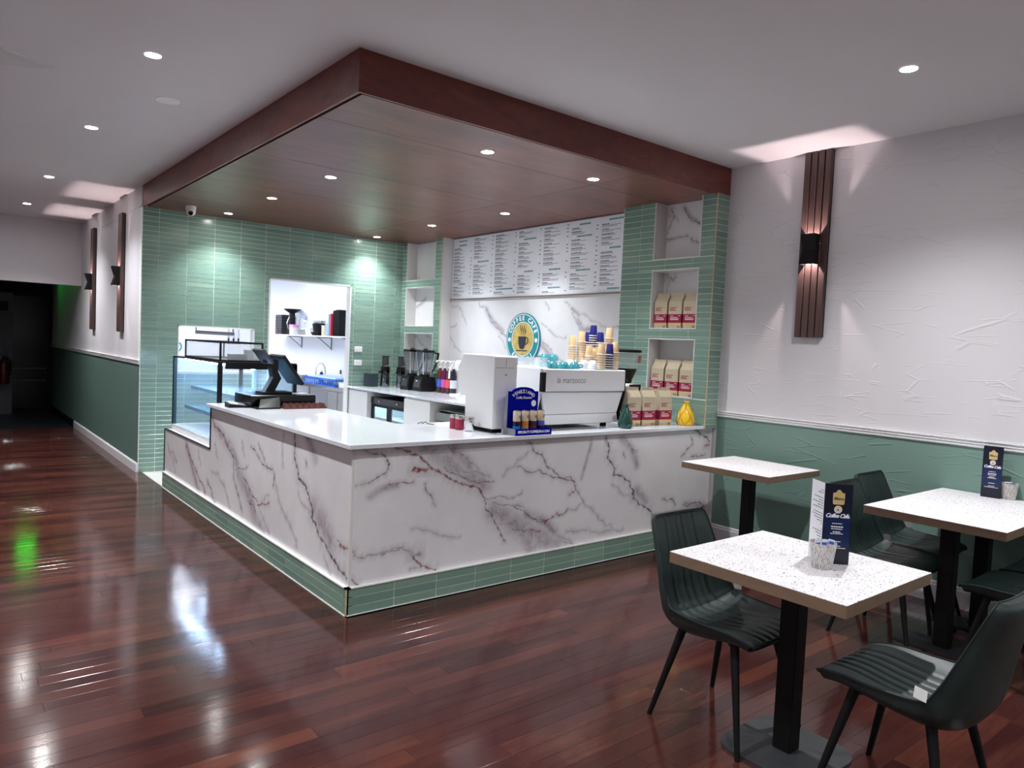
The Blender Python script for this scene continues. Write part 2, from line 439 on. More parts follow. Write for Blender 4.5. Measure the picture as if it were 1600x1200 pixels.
# ------------------------------------------------------------------ the room
XW, XL, YB, ZC, ZS, XP = 3.456, -0.04, 5.153, 3.207, 2.975, 3.2815
X0, Y0 = -5.0, -7.5
def struct(name, mb, m, parent=None): return obj(name, mb, m, parent, kind=None if parent else 'structure')
floor = struct('floor', MB().box(X0, XW, Y0, 9.62, -.12, -.012), M['charcoal_paint'])
floor2 = struct('floor', MB().box(.003, XW, .05, YB+.1, -.011, .002), M['kiosk_floor'])
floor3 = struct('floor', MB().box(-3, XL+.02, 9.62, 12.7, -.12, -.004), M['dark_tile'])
ceiling = struct('ceiling', MB().box(X0, XW+.1, Y0, 9.4, ZC, ZC+.1), M['ceiling'])

# floor boards, running along X
PW = .09
boards = []
y = Y0; k = 0
while y < 9.62 - 1e-6:
    yc = y + PW/2
    x_end = XW - .004 if yc < 0 else (-.002 if yc < YB else XL-.002)
    if yc > 0 and y < 0: x_end = -.002
    x = X0 - random.uniform(0, 1.6)
    while x < x_end:
        L = random.choice((.9, 1.2, 1.5, 1.8, 2.1)); a, b = max(x, X0), min(x+L, x_end)
        if b - a > .04: boards.append((a, b, y, min(y+PW, 9.62)))
        x += L
    y += PW
def board_mb(L, W, g=.0004, c=.0005):
    P = []
    for x in (g, L-g):
        for yy in (g, W-g):
            sx = 1 if x < L/2 else -1; sy = 1 if yy < W/2 else -1
            P += [(x, yy, -.012), (x, yy, -c), (x+sx*c, yy+sy*c, 0)]
    return MB().hull(P)
def area_px(a, b, c, d):
    q = [px(p) for p in ((a, c, 0), (b, c, 0), (b, d, 0), (a, d, 0))]
    if any(t is None for t in q): return 0
    n = sum(1 for t in q if -40 < t[0] < 1640 and -40 < t[1] < 1240)
    cx, cy = (a+b)/2, (c+d)/2
    if n == 0 and not in_view((cx, cy, 0)): return 0
    s = 0
    for i in range(4): s += q[i][0]*q[(i+1)%4][1] - q[(i+1)%4][0]*q[i][1]
    return min(abs(s)/2, 12000)
boards.sort(key=lambda t: -area_px(*t))
cache = {}
for a, b, c, d in boards[:300]:
    key = (round(b-a, 4), round(d-c, 4))
    if key not in cache:
        cache[key] = board_mb(*key).mesh('plank'); cache[key].materials.append(M['floor'])
    o = bpy.data.objects.new('plank', cache[key]); COL.objects.link(o); o.parent = floor; o.location = (a, c, 0)
rest = MB()
tmp = {}
for a, b, c, d in boards[300:]:
    rest.box(a+.0006, b-.0006, c+.0006, d-.0006, -.012, -.0002)
obj('planks_remaining', rest, M['floor'], floor, kind='stuff')

# generic tiling -------------------------------------------------
TW, TH, GR = .303, .0533, .0046
def subtract(rs, h):
    out = []
    for a0, a1, b0, b1 in rs:
        h0, h1, g0, g1 = h
        if h1 <= a0 or h0 >= a1 or g1 <= b0 or g0 >= b1: out.append((a0, a1, b0, b1)); continue
        if b0 < g0: out.append((a0, a1, b0, g0))
        if b1 > g1: out.append((a0, a1, g1, b1))
        m0, m1 = max(b0, g0), min(b1, g1)
        if a0 < h0: out.append((a0, h0, m0, m1))
        if a1 > h1: out.append((h1, a1, m0, m1))
    return out
tile_cache = {}
def tile_mesh(w, h, u, n, t=.0028):
    key = (round(w, 4), round(h, 4), tuple(u), tuple(n))
    if key not in tile_cache:
        u_, n_ = Vector(u), Vector(n); z = Vector((0, 0, 1)); c = .0008; P = []
        for sx in (-1, 1):
            for sz in (-1, 1):
                P += [tuple(sx*w/2*u_ + sz*h/2*z), tuple(sx*w/2*u_ + sz*h/2*z + (t-c)*n_), tuple(sx*(w/2-c)*u_ + sz*(h/2-c)*z + t*n_)]
        me = MB().hull(P).mesh('tile'); me.materials.append(M['tile']); tile_cache[key] = me
    return tile_cache[key]
def tiling(parent, o, u, n, area, phase, holes=(), limit=300, rows0=0.0):
    """o: point with a=0,z=0; u: horizontal unit; n: outward normal"""
    o, u_, n_ = Vector(o), Vector(u), Vector(n); a0, a1, b0, b1 = area; R = []
    k0 = math.floor((a0-phase)/TW); i = k0
    while phase + i*TW < a1:
        j = math.floor((b0-rows0)/TH)
        while rows0 + j*TH < b1:
            c = (max(a0, phase+i*TW), min(a1, phase+(i+1)*TW), max(b0, rows0+j*TH), min(b1, rows0+(j+1)*TH))
            if c[1]-c[0] > .012 and c[3]-c[2] > .012:
                rs = [c]
                for h in holes: rs = subtract(rs, h)
                R += [r for r in rs if r[1]-r[0] > .012 and r[3]-r[2] > .012]
            j += 1
        i += 1
    def size(r):
        p = o + u_*((r[0]+r[1])/2) + Vector((0, 0, (r[2]+r[3])/2))
        if not in_view(p): return 0
        return (r[1]-r[0])*(r[3]-r[2])/(p-CAM).length_squared
    R.sort(key=lambda r: -size(r)); rest = MB()
    for q, r in enumerate(R):
        w, h = r[1]-r[0]-GR, r[3]-r[2]-GR
        p = o + u_*((r[0]+r[1])/2) + Vector((0, 0, (r[2]+r[3])/2))
        me = tile_mesh(w, h, u, n)
        if q < limit:
            t = bpy.data.objects.new('tile', me); COL.objects.link(t); t.parent = parent; t.location = p - wloc(parent)
        else:
            t = MB(); t.v = [tuple(v.co + p) for v in me.vertices]; t.f = [tuple(f.vertices) for f in me.polygons]; rest.add(t)
    if rest.v: obj('tiles_remaining', rest, M['tile'], parent, kind='stuff')

# back tiled wall with doorway and pass-through
DOOR = (1.40, 2.507, 0, 2.327); PASS = (.353, 1.235, 1.14, 1.683)
def wall_with_holes(a0, a1, b0, b1, holes):
    rs = [(a0, a1, b0, b1)]
    for h in holes: rs = subtract(rs, h)
    return rs
mb = MB()
for a, b, c, d in wall_with_holes(XL, XW, 0, ZC, (DOOR, PASS)): mb.box(a, b, YB, YB+.1, c, d)
wall_back = struct('wall_back', mb, M['grout'])
tiling(wall_back, (0, YB, 0), (1, 0, 0), (0, -1, 0), (XL+.004, XP, 0, ZS), .135-TW, (DOOR, PASS))
mb = MB(); x0, x1, _, z1 = DOOR
mb.box(x0, x0+.016, YB-.008, YB+.104, 0, z1).box(x1-.016, x1, YB-.008, YB+.104, 0, z1).box(x0, x1, YB-.008, YB+.104, z1-.016, z1)
struct('door_1', mb, M['white_edge'])
mb = MB(); x0, x1, z0, z1 = PASS
mb.box(x0, x0+.014, YB-.008, YB+.104, z0, z1).box(x1-.014, x1, YB-.008, YB+.104, z0, z1).box(x0, x1, YB-.008, YB+.104, z1-.014, z1).box(x0, x1, YB-.03, YB+.12, z0-.012, z0+.014)
struct('window_1', mb, M['white_edge'])
obj('corner_edge', MB().box(XL-.002, XL+.005, YB-.008, YB, 0, ZS), M['white_edge'], wall_back)

# right wall
wall_right = struct('wall_right', MB().box(XW, XW+.1, Y0, 11.7, 0, ZC), M['wall_white'])
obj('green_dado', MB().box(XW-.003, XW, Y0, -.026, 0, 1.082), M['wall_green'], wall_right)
def rail(z, x, y0, y1, s):
    prof = [(0, 0), (.012, 0), (.016, .006), (.016, .012), (.011, .016), (.011, .021), (.02, .025), (.02, .03), (.013, .034), (.013, .04), (.024, .045), (.024, .05), (0, .05)]
    return MB().prism(prof, (x, y0, z), (s, 0, 0), (0, 0, 1), (0, y1-y0, 0))
struct('trim_2', rail(1.08, XW, Y0, -.027, -1), M['white_gloss'])
mb = MB().prism([(0, 0), (.016, 0), (.016, .115), (.011, .125), (.011, .135), (.004, .145), (0, .145)], (XW-.003, Y0, 0), (-1, 0, 0), (0, 0, 1), (0, -Y0-.03, 0))
struct('baseboard_right', mb, plain('grey_white_skirting', (196, 194, 198), .4, 0, .5, .01))

# left corridor wall, far lintel wall, dark corridor end
wall_left = struct('wall_left', MB().box(XL, XL+.09, YB+.1, 12.7, 0, ZC), M['wall_plain'])
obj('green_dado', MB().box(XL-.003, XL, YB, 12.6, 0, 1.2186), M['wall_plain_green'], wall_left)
obj('plain_end', MB().box(XL, XL+.09, YB+.001, YB+.1, ZS, ZC), M['wall_plain'], wall_left)
obj('upper_board', MB().box(XL-.004, XL, YB+.9, 7.6, 2.985, ZC-.001), M['wall_plain'], wall_left)
obj('upper_board', MB().box(XL-.004, XL, YB, YB+.897, 2.985, ZC-.001), M['wall_plain'], wall_left)
struct('trim_3', rail(1.2186, XL, YB+.002, 12.55, -1), M['white_gloss'])
struct('baseboard_left', MB().prism([(0, 0), (.016, 0), (.016, .09), (.008, .105), (0, .105)], (XL-.003, YB, 0), (-1, 0, 0), (0, 0, 1), (0, 4.52, 0)), M['white_gloss'])
struct('baseboard_corridor', MB().box(XL-.022, XL, 9.675, 12.6, 0, .105), M['black'])
struct('wall_far', MB().box(X0, XL, 9.215, 9.36, 2.249, ZC).box(X0, -2.6, 9.215, 9.36, 0, 2.249), M['wall_plain'])
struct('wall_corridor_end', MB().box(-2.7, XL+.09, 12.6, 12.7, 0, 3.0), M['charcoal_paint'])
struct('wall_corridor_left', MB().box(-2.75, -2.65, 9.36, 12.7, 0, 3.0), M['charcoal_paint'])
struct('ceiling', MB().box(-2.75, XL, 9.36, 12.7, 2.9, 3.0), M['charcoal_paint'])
# unseen sides that close the room
struct('wall_west', MB().box(X0-.1, X0, Y0, 9.36, 0, ZC), M['wall_plain'])
struct('wall_front', MB().box(X0-.1, XW+.1, Y0-.1, Y0, 0, ZC), M['wall_plain'])

# kitchen behind the tiled wall
struct('wall_kitchen_back', MB().box(XL+.09, XW, 11.6, 11.7, 0, 2.8), M['kitchen_wall'])
struct('wall_kitchen_left', MB().box(XL+.09, XL+.12, YB+.1, 11.6, 0, 2.8), M['kitchen_wall'])
wkr = struct('wall_kitchen_right', MB().box(XW-.02, XW, YB+.1, 11.6, 0, 2.8), M['kitchen_wall'])
obj('splashback', MB().box(XW-.032, XW-.02, YB+.3, 11.6, .9, 1.19), M['white_gloss'], wkr)
struct('wall_kitchen_front', MB().box(XL+.12, 1.38, YB+.1, YB+.11, 0, 1.12).box(2.53, XW-.02, YB+.1, YB+.11, 0, 2.8), M['kitchen_wall'])
struct('ceiling', MB().box(XL+.09, XW, YB+.1, 11.7, 2.8, 2.9), M['kitchen_wall'])
struct('floor', MB().box(XL+.09, XW, YB+.1, 11.7, -.1, .001), M['kiosk_floor'])

# kiosk bulkhead: fascia boards and plywood soffit
bulk = struct('trim_1', MB().box(XL+.02, XW, .0, YB, ZS+.03, ZC-.002), M['black'])
ZF = 2.968
for a, b in ((XL, 2.394), (2.396, XW)): obj('fascia_board', MB().box(a, b, -.02, -.002, ZF, ZC), M['fascia'], bulk)
for a, b in ((-.002, .258), (.26, 2.659), (2.661, YB-.001)): obj('fascia_board', MB().box(XL, XL+.018, a, b, ZF, ZC), M['fascia'], bulk)
xs = (.006, 2.405, XW-.002); ys = (.026, .6, 1.8, 3.0, 4.2, YB-.002)
for i in range(2):
    for j in range(5):
        obj('soffit_panel', MB().rbox(xs[i]+.002, xs[i+1]-.002, ys[j]+.002, ys[j+1]-.002, ZS, ZS+.016, .001), M['soffit'], bulk)

# pillars with niches
niches = []
def pillar(name, y0, y1, ny0, ny1, zb, side):
    body = MB(); zs = [(1.22, 1.74), (1.825, 2.36), (2.448, ZS)]
    holes = [(ny0, ny1, a, b) for a, b in zs]
    for a, b, c, d in wall_with_holes(y0, y1, zb, ZS, holes): body.box(XP+.002, XW, a, b, c, d)
    w = struct(name, body, M['grout'])
    tiling(w, (XP+.002, 0, 0), (0, 1, 0), (-1, 0, 0), (y0+.003, y1-.003, zb, ZS), .203 if side else 4.431, holes, 300)
    for a, b in zs:
        t = .01; dpt = XW-.015
        niches.append((w, ny0, ny1, a, b))
        obj('niche_lining', MB().box(XP-.003, dpt, ny1-t, ny1, a, b), M['cabinet_white'], w)
        obj('niche_lining', MB().box(XP-.003, dpt, ny0, ny0+t, a, b), M['cabinet_white'], w)
        obj('niche_lining', MB().box(XP-.003, dpt, ny0+t, ny1-t, a, a+t), M['cabinet_white'], w)
        if b < ZS-.01: obj('niche_lining', MB().box(XP-.003, dpt, ny0+t, ny1-t, b-t, b), M['cabinet_white'], w)
    return w
pf = pillar('wall_pillar_front', -.021, 1.03, .125, .645, .975, True)
tiling(pf, (0, -.021, 0), (1, 0, 0), (0, -1, 0), (XP+.006, XW-.003, .975, ZS), XP-.3, (), 300)
obj('corner_edge', MB().box(XP-.004, XP+.004, -.027, -.019, .975, ZS), M['brass_edge'], pf)
pr_ = pillar('wall_pillar_rear', 4.163, YB-.002, 4.31, 5.04, .985, False)
obj('return_panel', MB().box(XP-.003, XW, 4.150, 4.163, .985, ZS), M['cabinet_white'], pr_)
obj('corner_edge', MB().box(XP-.006, XP+.001, 4.146, 4.152, .985, ZS), M['brass_edge'], pr_)

# ------------------------------------------------------------------ marble with veins
def vein_fields(A, B, veins, unit, rng):
    """A,B arrays of plane coordinates -> vein rgb (n,3), cloud (n)"""
    V = np.zeros((A.size, 3)); Cl = np.zeros(A.size)
    for kind, w, pts in veins:
        P = np.array(pts, float)
        if kind != 'c':
            for _ in range(4):       # midpoint displacement for a ragged line
                m = (P[1:]+P[:-1])/2; L = np.linalg.norm(P[1:]-P[:-1], axis=1)[:, None]
                m = m + rng.normal(size=m.shape)*L*.09
                Q = np.empty((len(P)+len(m), 2)); Q[0::2] = P; Q[1::2] = m; P = Q
        hw = w*unit*.5; pad = hw*3+.012 if kind != 'c' else hw*3
        lo, hi = P.min(0)-pad, P.max(0)+pad
        sel = np.where((A > lo[0]) & (A < hi[0]) & (B > lo[1]) & (B < hi[1]))[0]
        if not len(sel): continue
        X = np.stack([A[sel], B[sel]], 1); best = np.full(len(sel), 1e9); wid = np.ones(len(sel))
        nseg = len(P)-1
        for i in range(nseg):
            d = P[i+1]-P[i]; L2 = max(d@d, 1e-12); t = np.clip(((X-P[i])@d)/L2, 0, 1)
            D = np.linalg.norm(X-P[i]-t[:, None]*d, axis=1); k = D < best
            best[k] = D[k]; ww = .55+.45*math.sin(i*.7+w)+.25; wid[k] = ww
        if kind == 'c': Cl[sel] = np.maximum(Cl[sel], .95*np.exp(-(best/(hw*1.1))**2))
        else:
            h = np.maximum(hw*np.clip(wid, .45, 1.2), .0014)
            f = np.clip(1.5 - best/h, 0, 1)
            ch = {'d': 0, 'g': 0, 'r': 1, 'o': 2}[kind]
            V[sel, ch] = np.maximum(V[sel, ch], f*(.42 if kind == 'g' else .9))
            Cl[sel] = np.maximum(Cl[sel], .42*np.exp(-(best/(h*5+.008))**2))
    return V, Cl
def set_attrs(me, V, Cl):
    a = me.attributes.new('vein', 'FLOAT_COLOR', 'POINT'); buf = np.ones((len(V), 4), np.float32); buf[:, :3] = V
    a.data.foreach_set('color', buf.ravel())
    b = me.attributes.new('cloud', 'FLOAT', 'POINT'); b.data.foreach_set('value', Cl.astype(np.float32))
def grid_obj(name, P, nu, nv, keep, m, parent, V, Cl):
    me = bpy.data.meshes.new(name); idx = np.arange(nu*nv).reshape(nu, nv)
    F = np.stack([idx[:-1, :-1], idx[1:, :-1], idx[1:, 1:], idx[:-1, 1:]], -1).reshape(-1, 4)
    F = F[keep.reshape(-1)] if keep is not None else F
    off = np.array(wloc(parent)); me.from_pydata((P-off).tolist(), [], F.tolist())
    me.polygons.foreach_set('use_smooth', [True]*len(me.polygons)); set_attrs(me, V, Cl); me.materials.append(m); me.update()
    o = bpy.data.objects.new(name, me); COL.objects.link(o); o.parent = parent; return o
rng = np.random.default_rng(3)
VF=[('r', 7, [(0.297, 0.972), (0.406, 0.919), (0.531, 0.858), (0.567, 0.817), (0.673, 0.765), (0.734, 0.73), (0.833, 0.692), (0.961, 0.624)]), ('d', 4, [(0.961, 0.624), (0.989, 0.575), (0.998, 0.522), (1.074, 0.441), (1.132, 0.349), (1.176, 0.28)]), ('r', 10, [(0.421, 0.818), (0.476, 0.82), (0.555, 0.825)]), ('o', 9, [(0.432, 0.816), (0.499, 0.819)]), ('d', 3.5, [(0.102, 0.962), (0.231, 0.92), (0.264, 0.871), (0.245, 0.826), (0.17, 0.786), (0.13, 0.766)]), ('o', 5, [(0.239, 0.891), (0.259, 0.867)]), ('g', 3, [(-0.017, 0.765), (0.041, 0.755), (0.13, 0.761)]), ('o', 4.5, [(0.254, 0.746), (0.327, 0.749)]), ('r', 3, [(0.327, 0.749), (0.435, 0.75)]), ('d', 2.5, [(0.52, 0.728), (0.563, 0.656), (0.601, 0.579)]), ('o', 5, [(-0.005, 0.413), (0.036, 0.38), (0.056, 0.345)]), ('g', 5, [(0.067, 0.334), (0.198, 0.333), (0.302, 0.346), (0.376, 0.355)]), ('d', 2.5, [(0.198, 0.328), (0.302, 0.337), (0.376, 0.35)]), ('g', 10, [(0.377, 0.34), (0.5, 0.288)]), ('r', 6, [(0.451, 0.281), (0.503, 0.234), (0.515, 0.208), (0.62, 0.171)]), ('g', 3, [(0.437, 0.206), (0.515, 0.208)]), ('g', 2.5, [(0.437, 0.452), (0.585, 0.419), (0.801, 0.361)]), ('d', 5, [(0.003, 0.212), (0.083, 0.161)]), ('c', 55, [(0.515, 0.951), (0.656, 0.874), (0.804, 0.775), (0.984, 0.679)]), ('c', 40, [(0.724, 0.93), (0.851, 0.822)]), ('c', 70, [(1.071, 0.493), (1.265, 0.386), (1.484, 0.271), (1.639, 0.16)]), ('c', 50, [(1.339, 0.312), (1.417, 0.192)]), ('d', 2, [(0.658, 0.825), (0.806, 0.744), (0.957, 0.702), (1.06, 0.703)]), ('g', 3, [(0.778, 0.807), (0.915, 0.777), (1.06, 0.693)]), ('d', 2, [(0.988, 0.596), (1.118, 0.594), (1.2, 0.564), (1.307, 0.608)]), ('g', 3, [(0.672, 0.795), (0.755, 0.788), (0.856, 0.71), (0.931, 0.719)]), ('d', 2.5, [(1.055, 0.558), (1.244, 0.507), (1.388, 0.426), (1.536, 0.376)]), ('r', 4.5, [(1.53, 0.354), (1.609, 0.401)]), ('r', 2.5, [(1.609, 0.401), (1.744, 0.42)]), ('g', 3, [(1.102, 0.406), (1.338, 0.323), (1.452, 0.314)]), ('o', 4, [(1.445, 0.315), (1.496, 0.308)]), ('g', 3, [(1.537, 0.353), (1.711, 0.23), (1.857, 0.141)]), ('g', 4, [(0.676, 0.957), (0.798, 0.896), (0.85, 0.842), (0.954, 0.764), (1.032, 0.726)]), ('d', 4, [(1.336, 0.945), (1.396, 0.888)]), ('d', 3.5, [(1.396, 0.888), (1.477, 0.856), (1.526, 0.765), (1.618, 0.714), (1.651, 0.678)]), ('r', 3.5, [(1.256, 0.784), (1.5, 0.717), (1.651, 0.678), (1.808, 0.637)]), ('g', 2.5, [(1.137, 0.729), (1.253, 0.826), (1.346, 0.885)]), ('c', 22, [(0.143, 0.687), (0.223, 0.726), (0.317, 0.736)]), ('d', 6, [(2.12, 0.96), (2.157, 0.873), (2.148, 0.788), (2.232, 0.697), (2.219, 0.655), (2.331, 0.635), (2.415, 0.585), (2.47, 0.502), (2.467, 0.447), (2.58, 0.38), (2.696, 0.311)]), ('d', 10, [(2.457, 0.504), (2.468, 0.447)]), ('r', 4, [(2.12, 0.96), (2.157, 0.873)]), ('c', 40, [(2.503, 0.511), (2.611, 0.411)]), ('c', 30, [(2.292, 0.931), (2.409, 0.86), (2.486, 0.712)]), ('d', 3, [(1.652, 0.678), (1.807, 0.635), (1.833, 0.571), (1.935, 0.447)]), ('g', 3, [(1.935, 0.447), (2.075, 0.347), (2.218, 0.266), (2.237, 0.22)]), ('o', 4.5, [(1.823, 0.613), (1.825, 0.577), (1.765, 0.541)]), ('r', 5, [(1.526, 0.355), (1.617, 0.394)]), ('r', 3, [(1.617, 0.394), (1.751, 0.435)]), ('g', 2.5, [(1.751, 0.435), (1.904, 0.471)]), ('g', 5, [(1.225, 0.521), (1.392, 0.425), (1.538, 0.378)]), ('c', 40, [(1.353, 0.439), (1.538, 0.368), (1.624, 0.287)]), ('o', 4.5, [(1.444, 0.317), (1.496, 0.308)]), ('d', 2.5, [(1.234, 0.356), (1.348, 0.322), (1.437, 0.321)]), ('g', 3.5, [(1.553, 0.346), (1.681, 0.239), (1.811, 0.17)]), ('g', 4, [(1.963, 0.966), (1.95, 0.852)]), ('c', 14, [(1.96, 0.904), (1.877, 0.65)]), ('g', 4, [(2.29, 0.952), (2.392, 0.872), (2.477, 0.823)]), ('d', 6, [(3.211, 0.961), (3.458, 0.848)]), ('o', 10, [(3.361, 0.822), (3.461, 0.82)]), ('r', 4, [(3.159, 0.904), (3.184, 0.843), (3.078, 0.766), (3.042, 0.745)]), ('o', 4.5, [(3.175, 0.737), (3.251, 0.738)]), ('r', 2.5, [(3.251, 0.738), (3.368, 0.743)]), ('r', 4.5, [(2.819, 0.407), (2.964, 0.387), (2.995, 0.343)]), ('d', 4.5, [(3.098, 0.332), (3.27, 0.333), (3.392, 0.283), (3.47, 0.201)]), ('c', 25, [(3.136, 0.334), (3.431, 0.292)]), ('g', 2.5, [(2.21, 0.58), (2.441, 0.455)]), ('g', 3, [(1.748, 0.272), (1.962, 0.26)]), ('g', 3, [(1.992, 0.251), (2.363, 0.215)]), ('d', 3, [(2.324, 0.821), (2.343, 0.782)])]
VL=[('g', 4, [(4.119, 0.469), (3.915, 0.406), (3.765, 0.325)]), ('g', 3, [(4.01, 0.366), (3.804, 0.218)]), ('r', 6, [(3.466, 0.567), (3.282, 0.423), (3.068, 0.326), (2.905, 0.261), (2.783, 0.158)]), ('c', 36, [(3.419, 0.524), (3.191, 0.33), (3.017, 0.183)]), ('d', 5, [(2.777, 0.329), (2.643, 0.263), (2.583, 0.185), (2.492, 0.159)]), ('d', 2.5, [(2.567, 0.662), (2.488, 0.553)]), ('g', 3, [(3.045, 0.54), (2.957, 0.426)]), ('g', 3, [(2.655, 0.417), (2.303, 0.357), (2.144, 0.197)]), ('r', 7, [(2.712, 0.905), (2.617, 0.843), (2.438, 0.787), (2.23, 0.686)]), ('d', 4.5, [(2.23, 0.686), (2.082, 0.613), (2.07, 0.46), (1.969, 0.355), (1.853, 0.216)]), ('c', 40, [(2.616, 0.832), (2.134, 0.678), (2.003, 0.594)]), ('c', 55, [(1.935, 0.503), (1.694, 0.387), (1.571, 0.236), (1.405, 0.158)]), ('d', 3.5, [(1.876, 0.513), (1.697, 0.426), (1.527, 0.37)]), ('r', 3.5, [(1.746, 0.337), (1.562, 0.291)]), ('r', 5, [(1.526, 0.347), (1.423, 0.381), (1.297, 0.408)]), ('g', 4, [(1.47, 0.315), (1.28, 0.187)]), ('d', 2.5, [(2.028, 0.529), (1.88, 0.558), (1.739, 0.605)]), ('d', 3.5, [(1.694, 0.759), (1.526, 0.705), (1.367, 0.663), (1.216, 0.642), (1.201, 0.599)]), ('r', 4, [(1.202, 0.617), (1.221, 0.545)]), ('r', 3, [(1.534, 0.8), (1.45, 0.745), (1.394, 0.678)]), ('g', 4, [(1.198, 0.572), (1.106, 0.462), (0.983, 0.371), (0.798, 0.264), (0.773, 0.21)]), ('g', 2.5, [(1.301, 0.461), (1.423, 0.381)]), ('d', 7, [(0.863, 0.983), (0.858, 0.907), (0.862, 0.82), (0.813, 0.742), (0.776, 0.671), (0.659, 0.641), (0.605, 0.593), (0.55, 0.521), (0.534, 0.442), (0.463, 0.393), (0.346, 0.34), (0.232, 0.273), (0.142, 0.235), (0.021, 0.185)]), ('d', 13, [(0.545, 0.506), (0.539, 0.449)]), ('c', 60, [(0.511, 0.529), (0.392, 0.457), (0.275, 0.373)]), ('c', 30, [(0.665, 0.982), (0.535, 0.843)]), ('r', 4, [(0.797, 0.668), (0.659, 0.641)]), ('o', 6, [(0.153, 0.379), (0.052, 0.388), (-0.014, 0.382), (-0.055, 0.37)]), ('d', 3, [(0.181, 0.403), (0.086, 0.388)]), ('d', 4, [(0.672, 0.806), (0.659, 0.779)]), ('g', 3, [(0.358, 0.257), (0.261, 0.179)]), ('g', 3, [(0.779, 0.577), (0.587, 0.48)]), ('g', 3, [(1.896, 0.771), (1.83, 0.671)]), ('g', 3, [(1.049, 0.935), (1.055, 0.712)])]
VW=[('d', 5, [(3.536, 2.14), (3.516, 2.09), (3.364, 2.048), (3.289, 1.911), (3.073, 1.767), (2.962, 1.721)]), ('c', 50, [(3.38, 2.048), (3.24, 1.901), (3.043, 1.787)]), ('d', 5, [(2.34, 1.687), (2.201, 1.619), (2.128, 1.525), (1.957, 1.471)]), ('c', 50, [(2.324, 1.652), (2.181, 1.531)]), ('g', 4, [(4.232, 2.154), (3.931, 2.065), (3.889, 1.983), (3.791, 1.86)]), ('r', 4, [(4.208, 1.822), (4.134, 1.833), (4.007, 1.87)]), ('g', 4, [(4.208, 1.822), (4.143, 1.702), (3.891, 1.51)]), ('g', 3, [(3.117, 1.728), (2.967, 1.588)]), ('o', 3, [(2.34, 1.884), (1.926, 1.739)]), ('g', 4, [(2.29, 2.123), (2.23, 2.034)]), ('g', 4, [(1.978, 2.116), (1.9, 2.072)]), ('d', 4.5, [(1.869, 2.048), (1.844, 1.986), (1.769, 1.885), (1.695, 1.791)]), ('c', 30, [(1.858, 2.041), (1.756, 1.972)]), ('g', 4, [(1.817, 2.013), (1.641, 1.971), (1.412, 1.859), (1.304, 1.834)]), ('d', 4, [(1.294, 1.821), (1.183, 1.848)]), ('c', 40, [(1.771, 1.918), (1.668, 1.818), (1.501, 1.833)])]
VN=[('d', 4, [(0.622, 2.715), (0.559, 2.865), (0.588, 2.936)]), ('d', 4.5, [(0.456, 2.949), (0.389, 2.836), (0.317, 2.8), (0.245, 2.76)]), ('c', 25, [(0.443, 2.928), (0.365, 2.834), (0.269, 2.776)]), ('g', 5, [(0.631, 2.667), (0.533, 2.668), (0.389, 2.674)]), ('c', 14, [(0.631, 2.662), (0.389, 2.67)]), ('r', 5, [(0.358, 2.653), (0.327, 2.617), (0.251, 2.601)]), ('g', 3, [(0.621, 2.882), (0.507, 2.82)]), ('r', 4, [(0.563, 2.319), (0.53, 2.278), (0.501, 2.306)]), ('g', 4, [(0.622, 2.361), (0.555, 2.289), (0.597, 2.183)]), ('g', 3, [(0.474, 2.354), (0.519, 2.307)]), ('d', 4, [(5.051, 1.715), (4.883, 1.611), (4.732, 1.538), (4.564, 1.466)]), ('g', 3, [(4.744, 1.708), (4.598, 1.661)]), ('d', 4, [(4.776, 2.222), (4.848, 2.151), (5.003, 2.112)]), ('c', 20, [(4.776, 2.222), (5.002, 2.102)]), ('g', 3, [(5.031, 2.499), (4.954, 2.527)])]

# service counter
counter = thing('service_counter', 'L-shaped white marble service counter with green tiled plinth', 'counter', (0, 0, 0))
e = .022
core = MB().box(e, .78, e, 2.69, 0, .974).box(.78, 3.44, e, .86, 0, .974).box(e, .78, 2.69, 4.225, 0, .6)
obj('carcass', core, M['cabinet_white'], counter)
r = .03; c0 = .02
sl = np.linspace(4.225, c0+r, 760); th = np.linspace(0, math.pi/2, 9)[1:-1]; sf = np.linspace(c0+r, 3.442, 740)
px_ = np.concatenate([np.full(len(sl), c0), c0+r-r*np.cos(th), sf]); py_ = np.concatenate([sl, c0+r-r*np.sin(th), np.full(len(sf), c0)])
zz = np.concatenate([np.linspace(.164, .602, 90), np.linspace(.602, .974, 78)[1:]])
nu, nv = len(px_), len(zz)
P = np.stack([np.repeat(px_, nv), np.repeat(py_, nv), np.tile(zz, nu)], 1)
left = P[:, 1] >= c0+r
V = np.zeros((len(P), 3)); Cl = np.zeros(len(P))
V[left], Cl[left] = vein_fields(P[left, 1], P[left, 2], VL, .0026, rng)
fr = ~left
V[fr], Cl[fr] = vein_fields(P[fr, 0], P[fr, 2], VF, .0021, rng)
keep = np.ones((nu-1, nv-1), bool)
bad_u = (py_[:-1] > 2.69) & (px_[:-1] <= c0+1e-6)
bad_v = zz[:-1] >= .6015
keep[np.ix_(bad_u, bad_v)] = False
grid_obj('marble_cladding', P, nu, nv, keep, M['marble'], counter, V, Cl)
obj('plinth', MB().box(.002, e+.02, .002, 4.225, 0, .158).box(.002, 3.44, .002, e+.02, 0, .158), M['grout'], counter)
obj('plinth_ledge', MB().box(-.005, e+.005, -.005, 4.226, .158, .165).box(-.005, 3.442, -.005, e+.005, .158, .165), M['white_edge'], counter)
obj('floor_bead', MB().box(-.006, .002, -.006, 4.226, 0, .005).box(-.006, 3.442, -.006, .002, 0, .005), M['white_edge'], counter)
tiling(counter, (0, .002, 0), (1, 0, 0), (0, -1, 0), (.002, 3.44, 0, .1595), .013, (), 300, .001)
